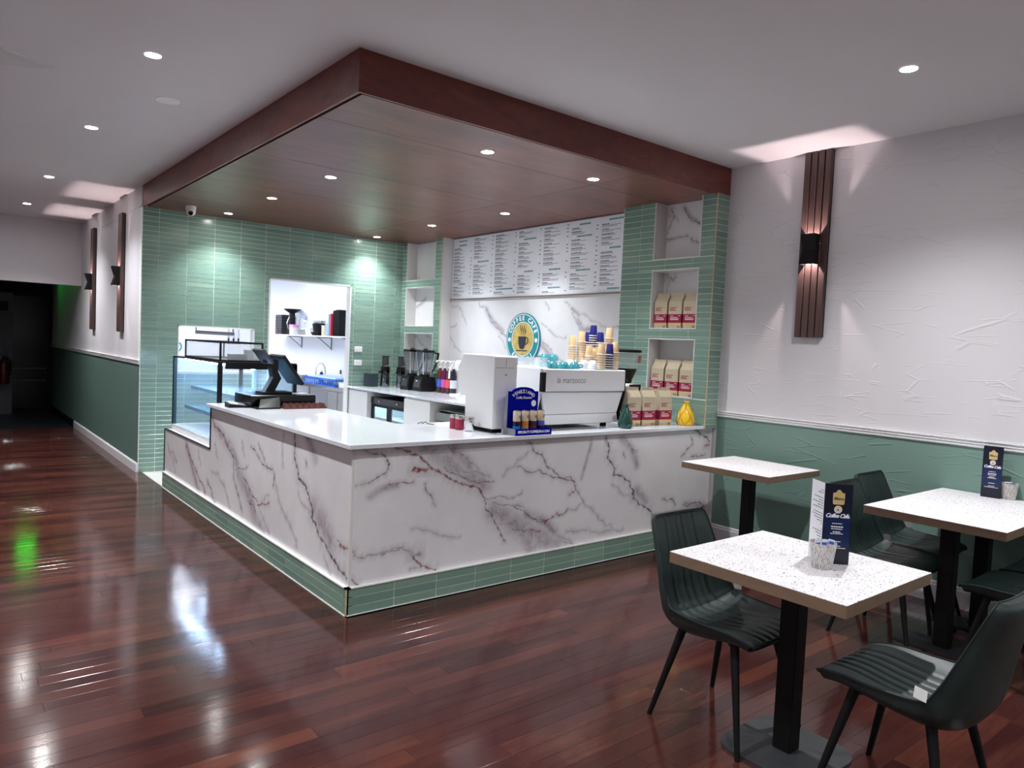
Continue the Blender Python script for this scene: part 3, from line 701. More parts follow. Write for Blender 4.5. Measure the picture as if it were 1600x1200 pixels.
tiling(counter, (.002, 0, 0), (0, 1, 0), (-1, 0, 0), (.002, 4.224, 0, .1595), .013, (), 300, .001)
obj('corner_edge', MB().box(-.006, .002, -.006, .002, .004, .158), M['brass_edge'], counter)
obj('black_edge', MB().box(.012, e+.01, 2.69, 4.228, .6, .607).box(.012, e+.01, 2.69, 2.698, .6, .974).box(.012, e+.01, 4.224, 4.232, .165, .607), M['black'], counter)
obj('end_edge', MB().box(3.436, 3.444, .012, .024, .16, .974), M['white_edge'], counter)
# worktop
poly = [(-.02, -.02), (XP-.004, -.02), (XP-.004, .88), (.8, .88), (.8, 2.71), (-.02, 2.71)]
wt = obj('counter_worktop', MB().prism(poly, (0, 0, .9745), (1, 0, 0), (0, 1, 0), (0, 0, .0255)), M['quartz'], loc=(0, 0, .9745))
bv = wt.modifiers.new('bevel', 'BEVEL'); bv.width = .002; bv.segments = 2
tag(wt, 'glossy white L-shaped stone worktop on the marble counter', 'worktop')

# marble splashback below the menu board
nu, nv = 400, 170
uu, zz = np.linspace(1.03, 4.15, nu), np.linspace(.9, 2.19, nv)
P = np.stack([np.full(nu*nv, XW-.01), np.repeat(uu, nv), np.tile(zz, nu)], 1)
V, Cl = vein_fields(P[:, 1], P[:, 2], VW, .0015, rng)
for w_, n0, n1, a_, b_ in niches:
    gu, gv = np.linspace(n0, n1, 90), np.linspace(a_, b_, 90)
    Q = np.stack([np.full(8100, XW-.015), np.repeat(gu, 90), np.tile(gv, 90)], 1)
    v_, c_ = vein_fields(Q[:, 1], Q[:, 2], VN, .0016, rng)
    grid_obj('niche_lining', Q, 90, 90, None, M['marble'], w_, v_, c_)
grid_obj('marble_splashback', P, nu, nv, None, M['marble'], wall_right, V*.8, Cl)

# ------------------------------------------------------------------ downlights
def make_downlight(z, label, power, size, col, lens):
    t = thing('downlight', label, 'downlight', (0, 0, z), 'recessed downlights')
    obj('trim_ring', MB().lathe([(.052, -.001), (.052, -.004), (.044, -.005), (.040, -.0005)], 28, (0, 0, z), False, False), M['white_plastic'], t, True)
    obj('lens', MB().lathe([(.0405, -.0015), (.001, -.0016)], 28, (0, 0, z), False, False), M[lens], t)
    light('downlight_beam', 'SPOT', (0, 0, z-.012), power, col, t, spot_size=math.radians(size), spot_blend=1.0, shadow_soft_size=.035)
    return t
D1 = make_downlight(ZC, '', 185, 126, (.97, .975, 1), 'lamp')
room_lights = [(-.866, .964, 'bright recessed downlight in the ceiling nearest the bulkhead corner'), (-.869, 2.994, 'second downlight along the ceiling beside the timber bulkhead'),
    (-.876, 5.54, 'third downlight along the ceiling, in line with the tiled wall'), (-.876, 7.82, 'farthest small ceiling downlight before the corridor opening'),
    (2.258, -1.945, 'ceiling downlight above the dining tables on the right')]
off = [(-.866, -1.4), (-.866, -3.8), (2.258, -4.3), (2.258, -6.4), (-3.6, .96), (-3.6, 3.0), (-3.6, 5.5), (-3.6, -1.4), (-3.6, -3.8), (-.866, -6.2)]
for i, (x, y_, lb) in enumerate(room_lights):
    if i == 0: D1.location = (x, y_, ZC); D1['label'] = lb
    else: dup(D1, (x, y_, ZC), None, lb)
for x, y_ in off: dup(D1, (x, y_, ZC), None, 'recessed ceiling downlight outside the picture', 'downlights out of frame')
D2 = make_downlight(ZS, '', 116, 112, (.93, .965, 1), 'lamp_soffit')
soff = [(1.199, .44, 'soffit downlight nearest the front edge of the timber canopy'), (2.262, .44, 'soffit downlight above the coffee machine'),
    (.778, 2.099, 'soffit downlight above the till'), (.774, 3.447, 'soffit downlight above the display cabinet'), (.766, 4.763, 'soffit downlight close to the tiled wall beside the security camera'),
    (2.738, 2.186, 'soffit downlight just in front of the menu board'), (2.675, 3.477, 'soffit downlight above the syrup bottles'), (2.716, 4.882, 'soffit downlight in the far tiled corner')]
for i, (x, y_, lb) in enumerate(soff):
    if i == 0: D2.location = (x, y_, ZS); D2['label'] = lb
    else: dup(D2, (x, y_, ZS), None, lb)

# ------------------------------------------------------------------ wall sconces
def make_sconce():
    t = thing('wall_sconce', '', 'wall lamp', (0, 0, 0), 'slatted wall sconces')
    obj('backing', MB().box(-.012, 0, -.108, .108, .004, 1.423), M['black'], t)
    for i in range(4):
        yc = (i-1.5)*.056; obj('slat', MB().rbox(-.046, -.01, yc-.0235, yc+.0235, 0, 1.427, .002), M['slat_wood'], t)
    zc, hh, w = .672, .115, .058
    pts = [(0, -hh), (.078, -hh), (.042, 0), (.078, hh), (0, hh)]
    f = MB()
    for s in (-1, 1): f.prism(pts, (-.046, s*w - (.003 if s > 0 else 0), zc), (-1, 0, 0), (0, 0, 1), (0, .003, 0))
    fit = obj('fitting', f, M['black'], t)
    fr = MB()
    for (a, b), (c, d) in (((.078, -hh), (.042, 0)), ((.042, 0), (.078, hh))):
        fr.prism([(a, b), (c, d), (c+.004, d), (a+.004, b)], (-.046, -w, zc), (-1, 0, 0), (0, 0, 1), (0, 2*w, 0))
    obj('front_plate', fr, M['black'], fit)
    obj('divider', MB().box(-.09, -.046, -w+.003, w-.003, zc-.012, zc+.012), M['black'], fit)
    for s in (-1, 1):
        light('sconce_beam', 'POINT', (-.080, 0, zc+s*.032), 20.0, (1, .80, .80), t, shadow_soft_size=.006)
    return t
SC = make_sconce()
SC.location = (XW, -.822, 1.778); SC['label'] = 'tall slatted timber wall sconce above the dining tables'
dup(SC, (XL, 6.12, 1.575), None, 'slatted wall sconce on the corridor wall nearer the tiled corner')
dup(SC, (XL, 8.04, 1.585), None, 'slatted wall sconce on the corridor wall farther from the tiles')

# ------------------------------------------------------------------ chairs
def catmull(P, n):
    P = [np.array(p, float) for p in P]; P = [2*P[0]-P[1]] + P + [2*P[-1]-P[-2]]; out = []
    segs = len(P)-3
    for k in range(n):
        s = k/(n-1)*segs; i = min(int(s), segs-1); t = s-i; a, b, c, d = P[i:i+4]
        out.append(.5*((2*b) + (-a+c)*t + (2*a-5*b+4*c-d)*t*t + (-a+3*b-3*c+d)*t**3))
    return np.array(out)
def make_chair():
    t = thing('dining_chair', '', 'chair', (0, 0, 0), 'dark green dining chairs')
    ctrl = [(.244, .449, .385, 0.0), (.238, .464, .425, .001), (.20, .473, .445, .004), (.13, .473, .462, .014), (.02, .458, .475, .03), (-.11, .452, .475, .045), (-.175, .472, .47, .05), (-.212, .53, .46, .05), (-.238, .62, .44, .036), (-.268, .73, .415, .022), (-.30, .835, .385, .012), (-.309, .868, .33, .01)]
    nv, nu = 60, 57; S = catmull(ctrl, nv)
    T = np.gradient(S[:, :2], axis=0); T /= np.linalg.norm(T, axis=1)[:, None]
    N = np.stack([T[:, 1], -T[:, 0]], 1)          # up on the seat, forward on the back
    if N[20, 1] < 0: N = -N
    us = np.linspace(-1, 1, nu); mb = MB(); inn, out = [], []
    for j in range(nv):
        y_, z_, w, c = S[j]; v = j/(nv-1); end = min(v, 1-v)
        rowi, rowo = [], []
        for u in us:
            au = abs(u); k = c*au**3.2 - .012*(1-au**2)*(1 if .08 < v < .95 else 0)*.3
            k0 = k; g = 0
            for gu in (-.55, -.33, -.11, .11, .33, .55):
                d = abs(u-gu*(.92 if v > .55 else 1.0))
                if d < .037 and v > .06 and v < .96: g = max(g, (1-d/.037)**.8)
            if .06 < v < .5 or v >= .5: k -= .0065*g
            if abs(v-.53) < .012: k -= .004
            rear = math.exp(-((v-.5)/.16)**2)
            th = .026 + .012*rear + (.026 + .016*rear)*math.sqrt(max(0, 1-au**4))*(min(1, (1-v+.02)/.06) if v > .5 else 1)
            if v < .05: th *= .62 + .38*v/.05
            if v > .7: th *= 1 - .35*(v-.7)/.3
            b = np.array([y_, z_]) + N[j]*k
            x = u*w/2
            rowi.append(len(mb.v)); mb.v.append((x, b[0], b[1]))
            o = np.array([y_, z_]) + N[j]*(k0 - th)
            rowo.append(len(mb.v)); mb.v.append((x*(1.0-.045), o[0], o[1]))
        inn.append(rowi); out.append(rowo)
    for j in range(nv-1):
        for i in range(nu-1):
            mb.f.append((inn[j][i], inn[j][i+1], inn[j+1][i+1], inn[j+1][i])); mb.f.append((out[j][i], out[j+1][i], out[j+1][i+1], out[j][i+1]))
        for i in (0, nu-1): mb.f.append((inn[j][i], inn[j+1][i], out[j+1][i], out[j][i]))
    for j in (0, nv-1):
        for i in range(nu-1): mb.f.append((inn[j][i], inn[j][i+1], out[j][i+1], out[j][i]))
    # split into seat and backrest at the seam row
    cut = int(.53*(nv-1)); Zs = {}
    seat, back = MB(), MB()
    rowof = {}
    for j in range(nv):
        for i in range(nu): rowof[inn[j][i]] = j; rowof[out[j][i]] = j
    for tgt, test in ((seat, lambda j: j < cut), (back, lambda j: j >= cut)):
        mp = {}
        for f in mb.f:
            if test(min(rowof[q] for q in f)):
                for q in f:
                    if q not in mp: mp[q] = len(tgt.v); tgt.v.append(mb.v[q])
                tgt.f.append(tuple(mp[q] for q in f))
    so = obj('seat', seat, M['leather'], t, True); bo = obj('backrest', back, M['leather'], t, True)
    edge = [mb.v[inn[j][0]] for j in range(nv)] + [mb.v[inn[nv-1][i]] for i in range(0, nu, 4)] + [mb.v[inn[j][nu-1]] for j in range(nv-1, -1, -1)]
    obj('piping', MB().tube(edge, .0038, 6), M['piping'], t, True)
    tg = S[int(nv*.50)]; wx = tg[2]/2 - .004; tg = tg + np.array([.03, .05, 0, 0])
    obj('care_tag', MB().hull([(-wx-.004, tg[0]-.02, tg[1]+.03), (-wx-.004, tg[0]+.02, tg[1]+.035), (-wx-.012, tg[0]-.02, tg[1]-.005), (-wx-.012, tg[0]+.02, tg[1]), (-wx-.002, tg[0]-.02, tg[1]+.03), (-wx-.002, tg[0]+.02, tg[1]+.035), (-wx-.010, tg[0]-.02, tg[1]-.005), (-wx-.010, tg[0]+.02, tg[1])]), M['fabric_tag'], so)
    fr = MB()
    fr.box(-.15, .15, .10, .13, .405, .42).box(-.15, .15, -.13, -.10, .405, .42).box(-.13, -.10, -.12, .12, .404, .421).box(.10, .13, -.12, .12, .404, .421)
    obj('under_frame', fr, M['black'], t)
    for sx in (-1, 1):
        for fy, sy in ((1, 1), (-1, -1)):
            obj('leg', MB().cyl((sx*.145, fy*.125, .425), (sx*.232, fy*.225, 0), .019, .0105, 14), M['black'], t, True)
    return t
CH = make_chair()
chairs = [(.85, -1.965, math.pi, 'dark green chair between the marble counter and the front table'),
    (.885, -2.70, 0, 'dark green chair in the lower right corner, seen from behind its side'),
    (2.52, -1.92, math.pi+.0, 'dark green chair behind the long table, nearer its left end'),
    (3.03, -1.84, math.pi-.0, 'dark green chair against the green wall behind the long table'),
    (2.53, -2.6, .0, 'dark green chair on the near side of the long table, left one'),
    (3.06, -2.62, -.0, 'dark green chair on the near side of the long table, by the wall')]
for i, (x, y_, rz, lb) in enumerate(chairs):
    if i == 0: CH.location = (x, y_, 0); CH.rotation_euler = (0, 0, rz); CH['label'] = lb
    else: dup(CH, (x, y_, 0), rz, lb)

# ------------------------------------------------------------------ tables
def rounded(w, d, r, n=6):
    P = []
    for cx, cy, a0 in ((w/2-r, d/2-r, 0), (-w/2+r, d/2-r, 90), (-w/2+r, -d/2+r, 180), (w/2-r, -d/2+r, 270)):
        for k in range(n+1):
            a = math.radians(a0+90*k/n); P.append((cx+r*math.cos(a), cy+r*math.sin(a)))
    return P
def make_table(w, d, peds, label, bp=(.42, .42, .10)):
    t = thing('cafe_table', label, 'table', (0, 0, 0), 'terrazzo topped cafe tables')
    H = .784
    ob = obj('tabletop', MB().box(-w/2, w/2, -d/2, d/2, H-.046, H-.002), M['table_edge'], t)
    obj('laminate', MB().box(-w/2-.0005, w/2+.0005, -d/2-.0005, d/2+.0005, H-.002, H), M['terrazzo'], ob)
    for x in peds:
        obj('pedestal', MB().rbox(x-.039, x+.039, -.039, .039, .012, H-.052, .004), M['black'], t)
        obj('mounting_plate', MB().box(x-.15, x+.15, -.15, .15, H-.053, H-.046), M['black'], t)
        obj('base_plate', MB().prism(rounded(*bp), (x, 0, 0), (1, 0, 0), (0, 1, 0), (0, 0, .012)), M['base_plate'], t)
    return t
T1 = make_table(.689, .741, (0,), 'front square terrazzo table with menu and sachet pot'); T1.location = (.855, -2.258, 0)
dup(T1, (2.965, -.682, 0), None, 'empty square terrazzo table beside the end of the marble counter')
T3 = make_table(1.135, .712, (-.268, .275), 'long terrazzo table against the green wall', (.2, .5, .06)); T3.location = (2.878, -2.2, 0)

def make_menu(label):
    """navy folded table menu; local: front face along +x from 0, normal -y"""
    H, W = .325, .108
    t = thing('table_menu', label, 'menu', (0, 0, 0), 'folded table menus')
    fr = obj('front_page', MB().box(0, W, 0, .0012, 0, H), M['navy'], t)
    O, U, Wv = (0, -.0006, 0), (1, 0, 0), (0, 0, 1)
    mid = MB(); rect(mid, (0, -.0003, 0), U, Wv, .003, W-.003, .07, .21); obj('blue_field', mid, M['navy_bright'], fr)
    g = MB(); g.prism([(.033, .245), (.037, .242), (.072, .242), (.077, .246), (.078, .288), (.066, .291), (.063, .298), (.055, .303), (.047, .298), (.044, .291), (.032, .288)], (0, -.0014, 0), U, Wv, (0, .0008, 0))
    b = obj('clipboard_badge', g, M['tan_print'], fr)
    obj('badge_lettering', on_plane(text_mb('Menu', .017, .0004, .25), (.055, -.0018, .266), U, Wv), M['ink'], b)
    s = MB(); disc(s, O, U, Wv, .0155, 28, .010, .055, .222); disc(s, O, U, Wv, .009, 24, 0, .055, .222); em = obj('round_emblem', s, M['cup_rim'], fr)
    k = MB(); rect(k, (0, -.001, 0), U, Wv, .051, .058, .218, .224); obj('emblem_cup', k, M['ink'], em)
    obj('title_lettering', on_plane(text_mb('Coffee Cafe.', .0225, .0006, .35, spacing=.84), (.054, -.0008, .196), U, Wv), M['white_ink'], fr)
    ln = MB()
    for zc, hw, h in ((.165, .019, .003), (.152, .023, .0045), (.143, .022, .003), (.131, .015, .004), (.124, .024, .003), (.092, .017, .0035), (.074, .018, .003), (.066, .038, .003)):
        x = .055-hw
        while x < .055+hw: 
            w = random.uniform(.004, .010); rect(ln, O, U, Wv, x, min(x+w, .055+hw), zc-h/2, zc+h/2); x += w+.0015
    obj('small_print', ln, M['white_ink'], fr)
    bk = MB(); a = math.radians(101); ux, uy = math.cos(a), math.sin(a)
    L = .105; bk.prism([(0, 0.001), (L*ux, L*uy), (L*ux+.001, L*uy+.0003), (.001, .0013)], (0, 0, 0), (1, 0, 0), (0, 1, 0), (0, 0, H))
    pg = obj('inner_page', bk, M['paper'], t)
    ln = MB(); n_ = Vector((-uy, ux, 0))
    for q in range(26):
        zc = .03+q*.0105; x = .006
        if q % 6 == 5: continue
        while x < L-.02:
            w = random.uniform(.008, .02); o_ = Vector((0, .001, 0)) + n_*(.0006)
            rect(ln, o_, (ux, uy, 0), Wv, x, min(x+w, L-.012), zc, zc+.0028); x += w+.003
            if random.random() < .25: break
    obj('small_print', ln, M['ink'], pg)
    return t
m1 = make_menu('navy folded menu standing on the front table'); m1.location = (.921, -2.318, .7845); m1.rotation_euler = (0, 0, math.atan2(-.078, .075))
dup(m1, (3.345, -2.10, .7845), math.radians(-84), 'navy folded menu on the long table against the wall')
def make_pot(label, n, seed):
    rnd = random.Random(seed)
    t = thing('sachet_pot', label, 'pot', (0, 0, 0), 'sugar sachet pots')
    obj('pot_body', MB().lathe([(.036, 0), (.038, .003), (.050, .098), (.051, .101), (.048, .101), (.046, .09), (.036, .008)], 32, cap1=True), M['pot'], t, True)
    return t
p1 = make_pot('streaky grey sachet pot beside the menu on the front table', 5, 1); p1.location = (.868, -2.352, .7845)
p2 = dup(p1, (3.412, -2.235, .7845), None, 'streaky grey sachet pot on the long table beside its menu')
def make_sachet(label):
    t = thing('sugar_sachet', label, 'sachet', (0, 0, 0), 'sugar sachets')
    obj('wrapper', MB().rbox(-.012, .012, -.002, .002, 0, .100, .0012), M['paper'], t)
    obj('blue_tip', MB().box(-.009, .009, -.0028, .0028, .082, .093), M['blue_lbl'], t)
    return t
sa = make_sachet('white paper sugar sachet in the pot on the front table')
spots = [(-.024, .004, .10), (-.008, -.008, .0), (.010, .002, -.08), (.026, -.004, -.16), (.0, .018, .05)]
for i, (dx, dy, tilt) in enumerate(spots):
    o = sa if i == 0 else dup(sa, (0, 0, 0))
    o.location = (.868+dx, -2.352+dy, .7945); o.rotation_euler = (tilt*.5, -tilt, -.75+tilt*2)
for i, (dx, dy, tilt) in enumerate(((-.016, .006, .08), (-.006, -.008, .04))):
    o = dup(sa, (3.412+dx, -2.235+dy, .7945), None, 'white paper sugar sachet in the pot on the long table'); o.rotation_euler = (0, -tilt, -.6)

# ------------------------------------------------------------------ back bench inside the kiosk
BZ = .985
bw = obj('bench_worktop', MB().rbox(2.49, XP-.004, 1.2, YB-.01, BZ-.025, BZ, .002).box(XP-.004, XW-.012, 1.2, 4.146, BZ-.025, BZ), M['quartz'], loc=(2.9, 3.2, BZ-.025))
tag(bw, 'white stone bench worktop along the menu wall behind the counter', 'worktop')
def cabinet(y0, y1, label):
    t = thing('base_cabinet', label, 'cabinet', (2.9, (y0+y1)/2, 0), 'white base cabinets')
    obj('carcass', MB().box(2.535, 3.2, y0, y1, .08, BZ-.026), M['cabinet_white'], t)
    obj('door', MB().rbox(2.515, 2.534, y0+.002, y1-.002, .09, BZ-.045, .001), M['cabinet_white'], t)
    obj('kickboard', MB().box(2.57, 3.1, y0, y1, .003, .08), M['dark_grey'], t)
cabinet(4.61, YB-.01, 'narrow white cabinet under the bench beside the doorway')
cabinet(3.112, 3.688, 'white cabinet between the glass fridge and the steel drawers')
cabinet(1.2, 2.1, 'white cabinet under the bench, hidden behind the coffee machine')
fr = thing('bar_fridge', 'black two-door glass bar fridge glowing under the bench', 'fridge', (2.9, 4.15, 0.003))
y0, y1 = 3.70, 4.60
body = MB().box(2.60, 3.2, y0, y1, .003, .02).box(2.60, 3.2, y0, y1, .86, .88).box(3.17, 3.2, y0, y1, .02, .86).box(2.60, 3.17, y0, y0+.02, .02, .86).box(2.60, 3.17, y1-.02, y1, .02, .86)
obj('body', body, M['black'], fr)
obj('control_panel', MB().box(2.565, 2.6, y0, y1, .80, .88), M['black_gloss'], fr)
obj('liner', MB().box(3.14, 3.165, y0+.025, y1-.025, .03, .85).box(2.61, 3.14, y1-.03, y1-.022, .03, .85).box(2.61, 3.14, y0+.022, y0+.03, .03, .85).box(2.61, 3.14, y0+.03, y1-.03, .022, .03), M['liner'], fr)
obj('light_strip', MB().box(2.64, 2.66, y0+.05, y1-.05, .835, .85), M['fridge_glow'], fr)
obj('shelf', MB().box(2.62, 3.13, y0+.03, y1-.03, .42, .426), M['white_metal'], fr); obj('shelf', MB().box(2.62, 3.13, y0+.03, y1-.03, .62, .626), M['white_metal'], fr)
for k, (a, b) in enumerate(((y0+.005, 4.147), (4.153, y1-.005))):
    d = MB().box(2.57, 2.6, a, a+.04, .06, .795).box(2.57, 2.6, b-.04, b, .06, .795).box(2.57, 2.6, a+.04, b-.04, .06, .10).box(2.57, 2.6, a+.04, b-.04, .765, .795)
    dr = obj('door', d, M['black'], fr); obj('pane', MB().box(2.58, 2.586, a+.04, b-.04, .1, .765), M['glass'], dr)
    obj('handle', MB().box(2.556, 2.57, b-.03 if k == 0 else a+.008, b-.008 if k == 0 else a+.03, .35, .6), M['steel'], dr)
    obj('lock', MB().cyl((2.568, (a+b)/2, .84), (2.556, (a+b)/2, .84), .012), M['chrome'], fr)
sd = thing('steel_drawer_unit', 'stainless steel drawer unit below the bench', 'drawers', (2.9, 2.6, .003))
obj('frame', MB().box(2.62, 3.2, 2.12, 3.10, .003, .03).box(2.62, 3.2, 3.07, 3.10, .03, .86).box(2.62, 3.2, 2.12, 2.15, .03, .86).box(3.17, 3.2, 2.15, 3.07, .03, .86).box(2.62, 3.17, 2.15, 3.07, .85, .86), M['steel'], sd)
for z0, z1 in ((.06, .42), (.44, .72), (.745, .835)):
    o = obj('drawer', MB().rbox(2.56, 2.62, 2.16, 3.06, z0, z1, .004), M['steel'], sd); obj('handle', MB().box(2.548, 2.562, 2.2, 3.02, z1-.02, z1-.008), M['grey'], o)

# juicers, tanks, blenders
M['steel_dark'] = plain('polished_dark_steel', (120, 122, 126), .12, 1, .5, .02)
def make_juicer(label):
    t = thing('juicer', label, 'juicer', (0, 0, 0), 'steel and black juicers')
    obj('base', MB().lathe([(.062, 0), (.064, .008), (.06, .16), (.055, .175)], 24), M['steel_dark'], t, True)
    obj('chamber', MB().lathe([(.05, .172), (.062, .19), (.064, .26), (.05, .28)], 24), M['black_gloss'], t, True)
    obj('feed_tube', MB().lathe([(.045, .28), (.045, .40), (.048, .405), (.048, .425)], 24), M['dark_grey'], t, True)
    obj('spout', MB().cyl((-.05, 0, .22), (-.1, .0, .2), .014, .012), M['black_gloss'], t)
    obj('locking_lever', MB().tube([(-.06, -.06, .285), (0, -.066, .292), (.05, -.06, .30), (.055, -.058, .2)], .005), M['chrome'], t)
    return t
j = make_juicer('steel and black juicer farther along the bench, nearer the doorway'); j.location = (2.95, 4.95, BZ)
dup(j, (3.11, 4.80, BZ), .3, 'steel and black juicer nearer the blenders')
def make_tank(label):
    t = thing('clear_container', label, 'container', (0, 0, 0), 'clear containers on the bench')
    b = MB(); w, d, h = .065, .08, .17
    b.box(-w, w, -d, d, 0, .006).box(-w, -w+.004, -d, d, .006, h).box(w-.004, w, -d, d, .006, h).box(-w+.004, w-.004, -d, -d+.004, .006, h).box(-w+.004, w-.004, d-.004, d, .006, h)
    obj('tub', b, M['glass_smoke'], t); obj('lid', MB().box(-w-.004, w+.004, -d-.004, d+.004, h, h+.008), M['glass_smoke'], t)
    return t
k = make_tank('smoky clear container on the bench, closest to the tiled corner'); k.location = (2.78, 5.03, BZ)
def make_blender(label):
    t = thing('blender', label, 'blender', (0, 0, 0), 'black commercial blenders')
    obj('base', MB().hull([(x*.11, y*.10, 0) for x in (-1, 1) for y in (-1, 1)] + [(x*.115, y*.105, .06) for x in (-1, 1) for y in (-1, 1)] + [(-.09, -.09, .185), (-.09, .09, .185), (.1, -.09, .185), (.1, .09, .185)]), M['black'], t)
    obj('control_panel', MB().hull([(-.114, -.07, .05), (-.114, .07, .05), (-.1, -.07, .15), (-.1, .07, .15), (-.118, -.07, .05), (-.118, .07, .05), (-.104, -.07, .15), (-.104, .07, .15)]), M['dark_grey'], t)
    obj('badge', MB().box(-.117, -.112, -.02, .02, .125, .14), M['chrome'], t)
    obj('collar', MB().lathe([(.075, .185), (.07, .22)], 20), M['black_gloss'], t, True)
    jar = obj('jug', MB().hull([(x*.055, y*.055, .22) for x in (-1, 1) for y in (-1, 1)] + [(x*.085, y*.085, .50) for x in (-1, 1) for y in (-1, 1)]), M['glass_smoke'], t)
    for x, y_ in ((-.08, -.08), (-.08, .08), (.08, -.08), (.08, .08)):
        obj('jug_rib', MB().tube([(x*.68, y_*.68, .22), (x*1.05, y_*1.05, .5)], .006, 6), M['chrome'], jar)
    obj('lid', MB().rbox(-.09, .09, -.09, .09, .50, .53, .008), M['black_gloss'], t); obj('lid_plug', MB().cyl((0, 0, .53), (0, 0, .55), .03), M['dark_grey'], t)
    obj('handle', MB().tube([(.08, -.07, .5), (.12, -.12, .49), (.11, -.12, .40), (.08, -.10, .30), (.06, -.07, .24)], [.016, .017, .013, .011, .01], 10), M['black_gloss'], t, True)
    return t
b1 = make_blender('black blender with clear jug, next to the juicers'); b1.location = (3.06, 4.44, BZ)
dup(b1, (3.09, 4.17, BZ), None, 'black blender with clear jug, next to the syrup bottles')
# syrup bottles
def make_bottle(label, liquid, lbl, loc):
    t = thing('syrup_bottle', label, 'bottle', (0, 0, 0), 'syrup bottles with pumps')
    obj('body', MB().lathe([(.038, 0), (.042, .006), (.042, .22), (.036, .26), (.016, .30), (.016, .315)], 20), liquid, t, True)
    obj('label', MB().lathe([(.0428, .07), (.0428, .17)], 20, cap0=False, cap1=False), lbl, t, True)
    obj('cap', MB().cyl((0, 0, .312), (0, 0, .335), .02), M['white_plastic'], t, True)
    obj('pump_stem', MB().cyl((0, 0, .335), (0, 0, .40), .005), M['white_plastic'], t)
    obj('pump_spout', MB().tube([(.01, .02, .402), (-.03, -.03, .406), (-.09, -.05, .402), (-.1, -.055, .385)], .007, 8), M['white_plastic'], t, True)
    t.location = loc; return t
for i, (yb, lq, lb, nm) in enumerate(((3.99, 'syrup_brown', 'blue_lbl', 'amber syrup bottle with blue label and white pump'), (3.885, 'syrup_pink', 'pink_lbl', 'purple syrup bottle with pink label and white pump'),
        (3.785, 'syrup_brown', 'red_lbl', 'brown syrup bottle with coral label and white pump'), (3.685, 'syrup_dark', 'paper', 'dark syrup bottle with pale label and white pump'))):
    make_bottle(nm, M[lq], M[lb], (3.21, yb, BZ))
tp = thing('tamping_press', 'white bench press partly hidden behind the white grinder', 'machine', (3.16, 3.46, BZ))
obj('base', MB().prism(rounded(.2, .24, .05), (3.16, 3.46, BZ), (1, 0, 0), (0, 1, 0), (0, 0, .018)), M['white_gloss'], tp)
obj('column', MB().rbox(3.16, 3.24, 3.4, 3.5, BZ+.018, BZ+.34, .02), M['white_gloss'], tp); obj('head', MB().rbox(3.08, 3.25, 3.39, 3.51, BZ+.30, BZ+.43, .03), M['white_gloss'], tp)
obj('lever', MB().tube([(3.1, 3.52, BZ+.42), (3.06, 3.56, BZ+.30), (3.05, 3.55, BZ+.2)], .012), M['white_gloss'], tp)

# ------------------------------------------------------------------ menu board and round sign
DN = Vector((0, -1, 0)); UP = Vector((0, 0, 1))
mbd = thing('menu_board', 'wide white seven-column menu board on the wall above the marble', 'menu board', (XW-.012, 2.67, 2.19))
ya, yb, z0, z1 = 4.14, 1.05, 2.193, 2.962
W7 = (ya-yb)/7; rnd = random.Random(11)
heads = {0: (.03, .10, .74), 1: (.40,), 2: (.86,), 3: (.14, .62), 4: (.62, .88), 5: (.04, .20, .66), 6: (.03, .40, .93)}
for c in range(7):
    y1_, y0_ = ya-c*W7, ya-(c+1)*W7
    pn = obj('panel', MB().rbox(XW-.020, XW-.011, y0_+.0008, y1_-.0008, z0, z1, .0008), M['paper'], mbd)
    dark, teal, fine = MB(), MB(), MB(); O = Vector((XW-.0204, y1_, z0)); H = z1-z0; z = H-.03
    hz = [H*(1-h)-.012 for h in heads[c]]
    def words(mb_, a0, a1, zc, h, lo, hi, gap):
        a = a0
        while a < a1-.004:
            w = min(rnd.uniform(lo, hi), a1-a); rect(mb_, O, DN, UP, a, a+w, zc-h/2, zc+h/2); a += w+gap
    for h in hz:
        hw = rnd.uniform(.07, .12) if c != 2 else .16
        words(teal, W7/2-hw, W7/2+hw, h, .017, .008, .02, .004)
    while z > .03:
        if any(abs(z-h) < .034 for h in hz): z -= .012; continue
        nm = rnd.uniform(.08, .17); words(dark, .025, .025+nm, z, .009, .010, .03, .004)
        if rnd.random() < .8: words(dark, W7-.05, W7-.025, z+.002, .010, .010, .02, .003)
        for q in range(rnd.choice((1, 2, 2))):
            z -= .0125; words(fine, .025, .025+rnd.uniform(.14, .27), z, .0055, .006, .02, .003)
        z -= .0245
    obj('item_names', dark, M['ink'], pn, kind='stuff'); obj('headings', teal, M['teal_ink'], pn, kind='stuff'); obj('descriptions', fine, M['fine_ink'], pn, kind='stuff')
obj('bottom_ledge', MB().box(XW-.035, XW-.011, yb-.01, ya+.005, 2.182, 2.192), M['table_edge'], mbd)

sg = thing('round_logo_sign', 'round teal and gold coffee cup sign on the marble wall', 'sign', (XW-.03, 2.637, 1.70))
SO = Vector((XW-.03, 2.637, 1.70)); RR = .300
def dsk(r, x0, x1, n=56): return MB().cyl((x0, SO.y, SO.z), (x1, SO.y, SO.z), r, n=n)
obj('backing', dsk(RR, XW-.03, XW-.012), M['teal_sign'], sg)
fl = MB(); disc(fl, SO+Vector((-.0006, 0, 0)), DN, UP, .287, 64, .279); disc(fl, SO+Vector((-.0006, 0, 0)), DN, UP, .198, 56, .190)
obj('white_rings', fl, M['white_ink'], sg)
obj('gold_disc', dsk(.186, XW-.032, XW-.03), M['gold'], sg)
tx = on_plane(arc_text('COFFEE CAFE', .07, .238, math.pi/2, 2.35, .0022), SO+Vector((-.001, 0, 0)), DN, UP)
obj('upper_lettering', tx, M['white_ink'], sg)
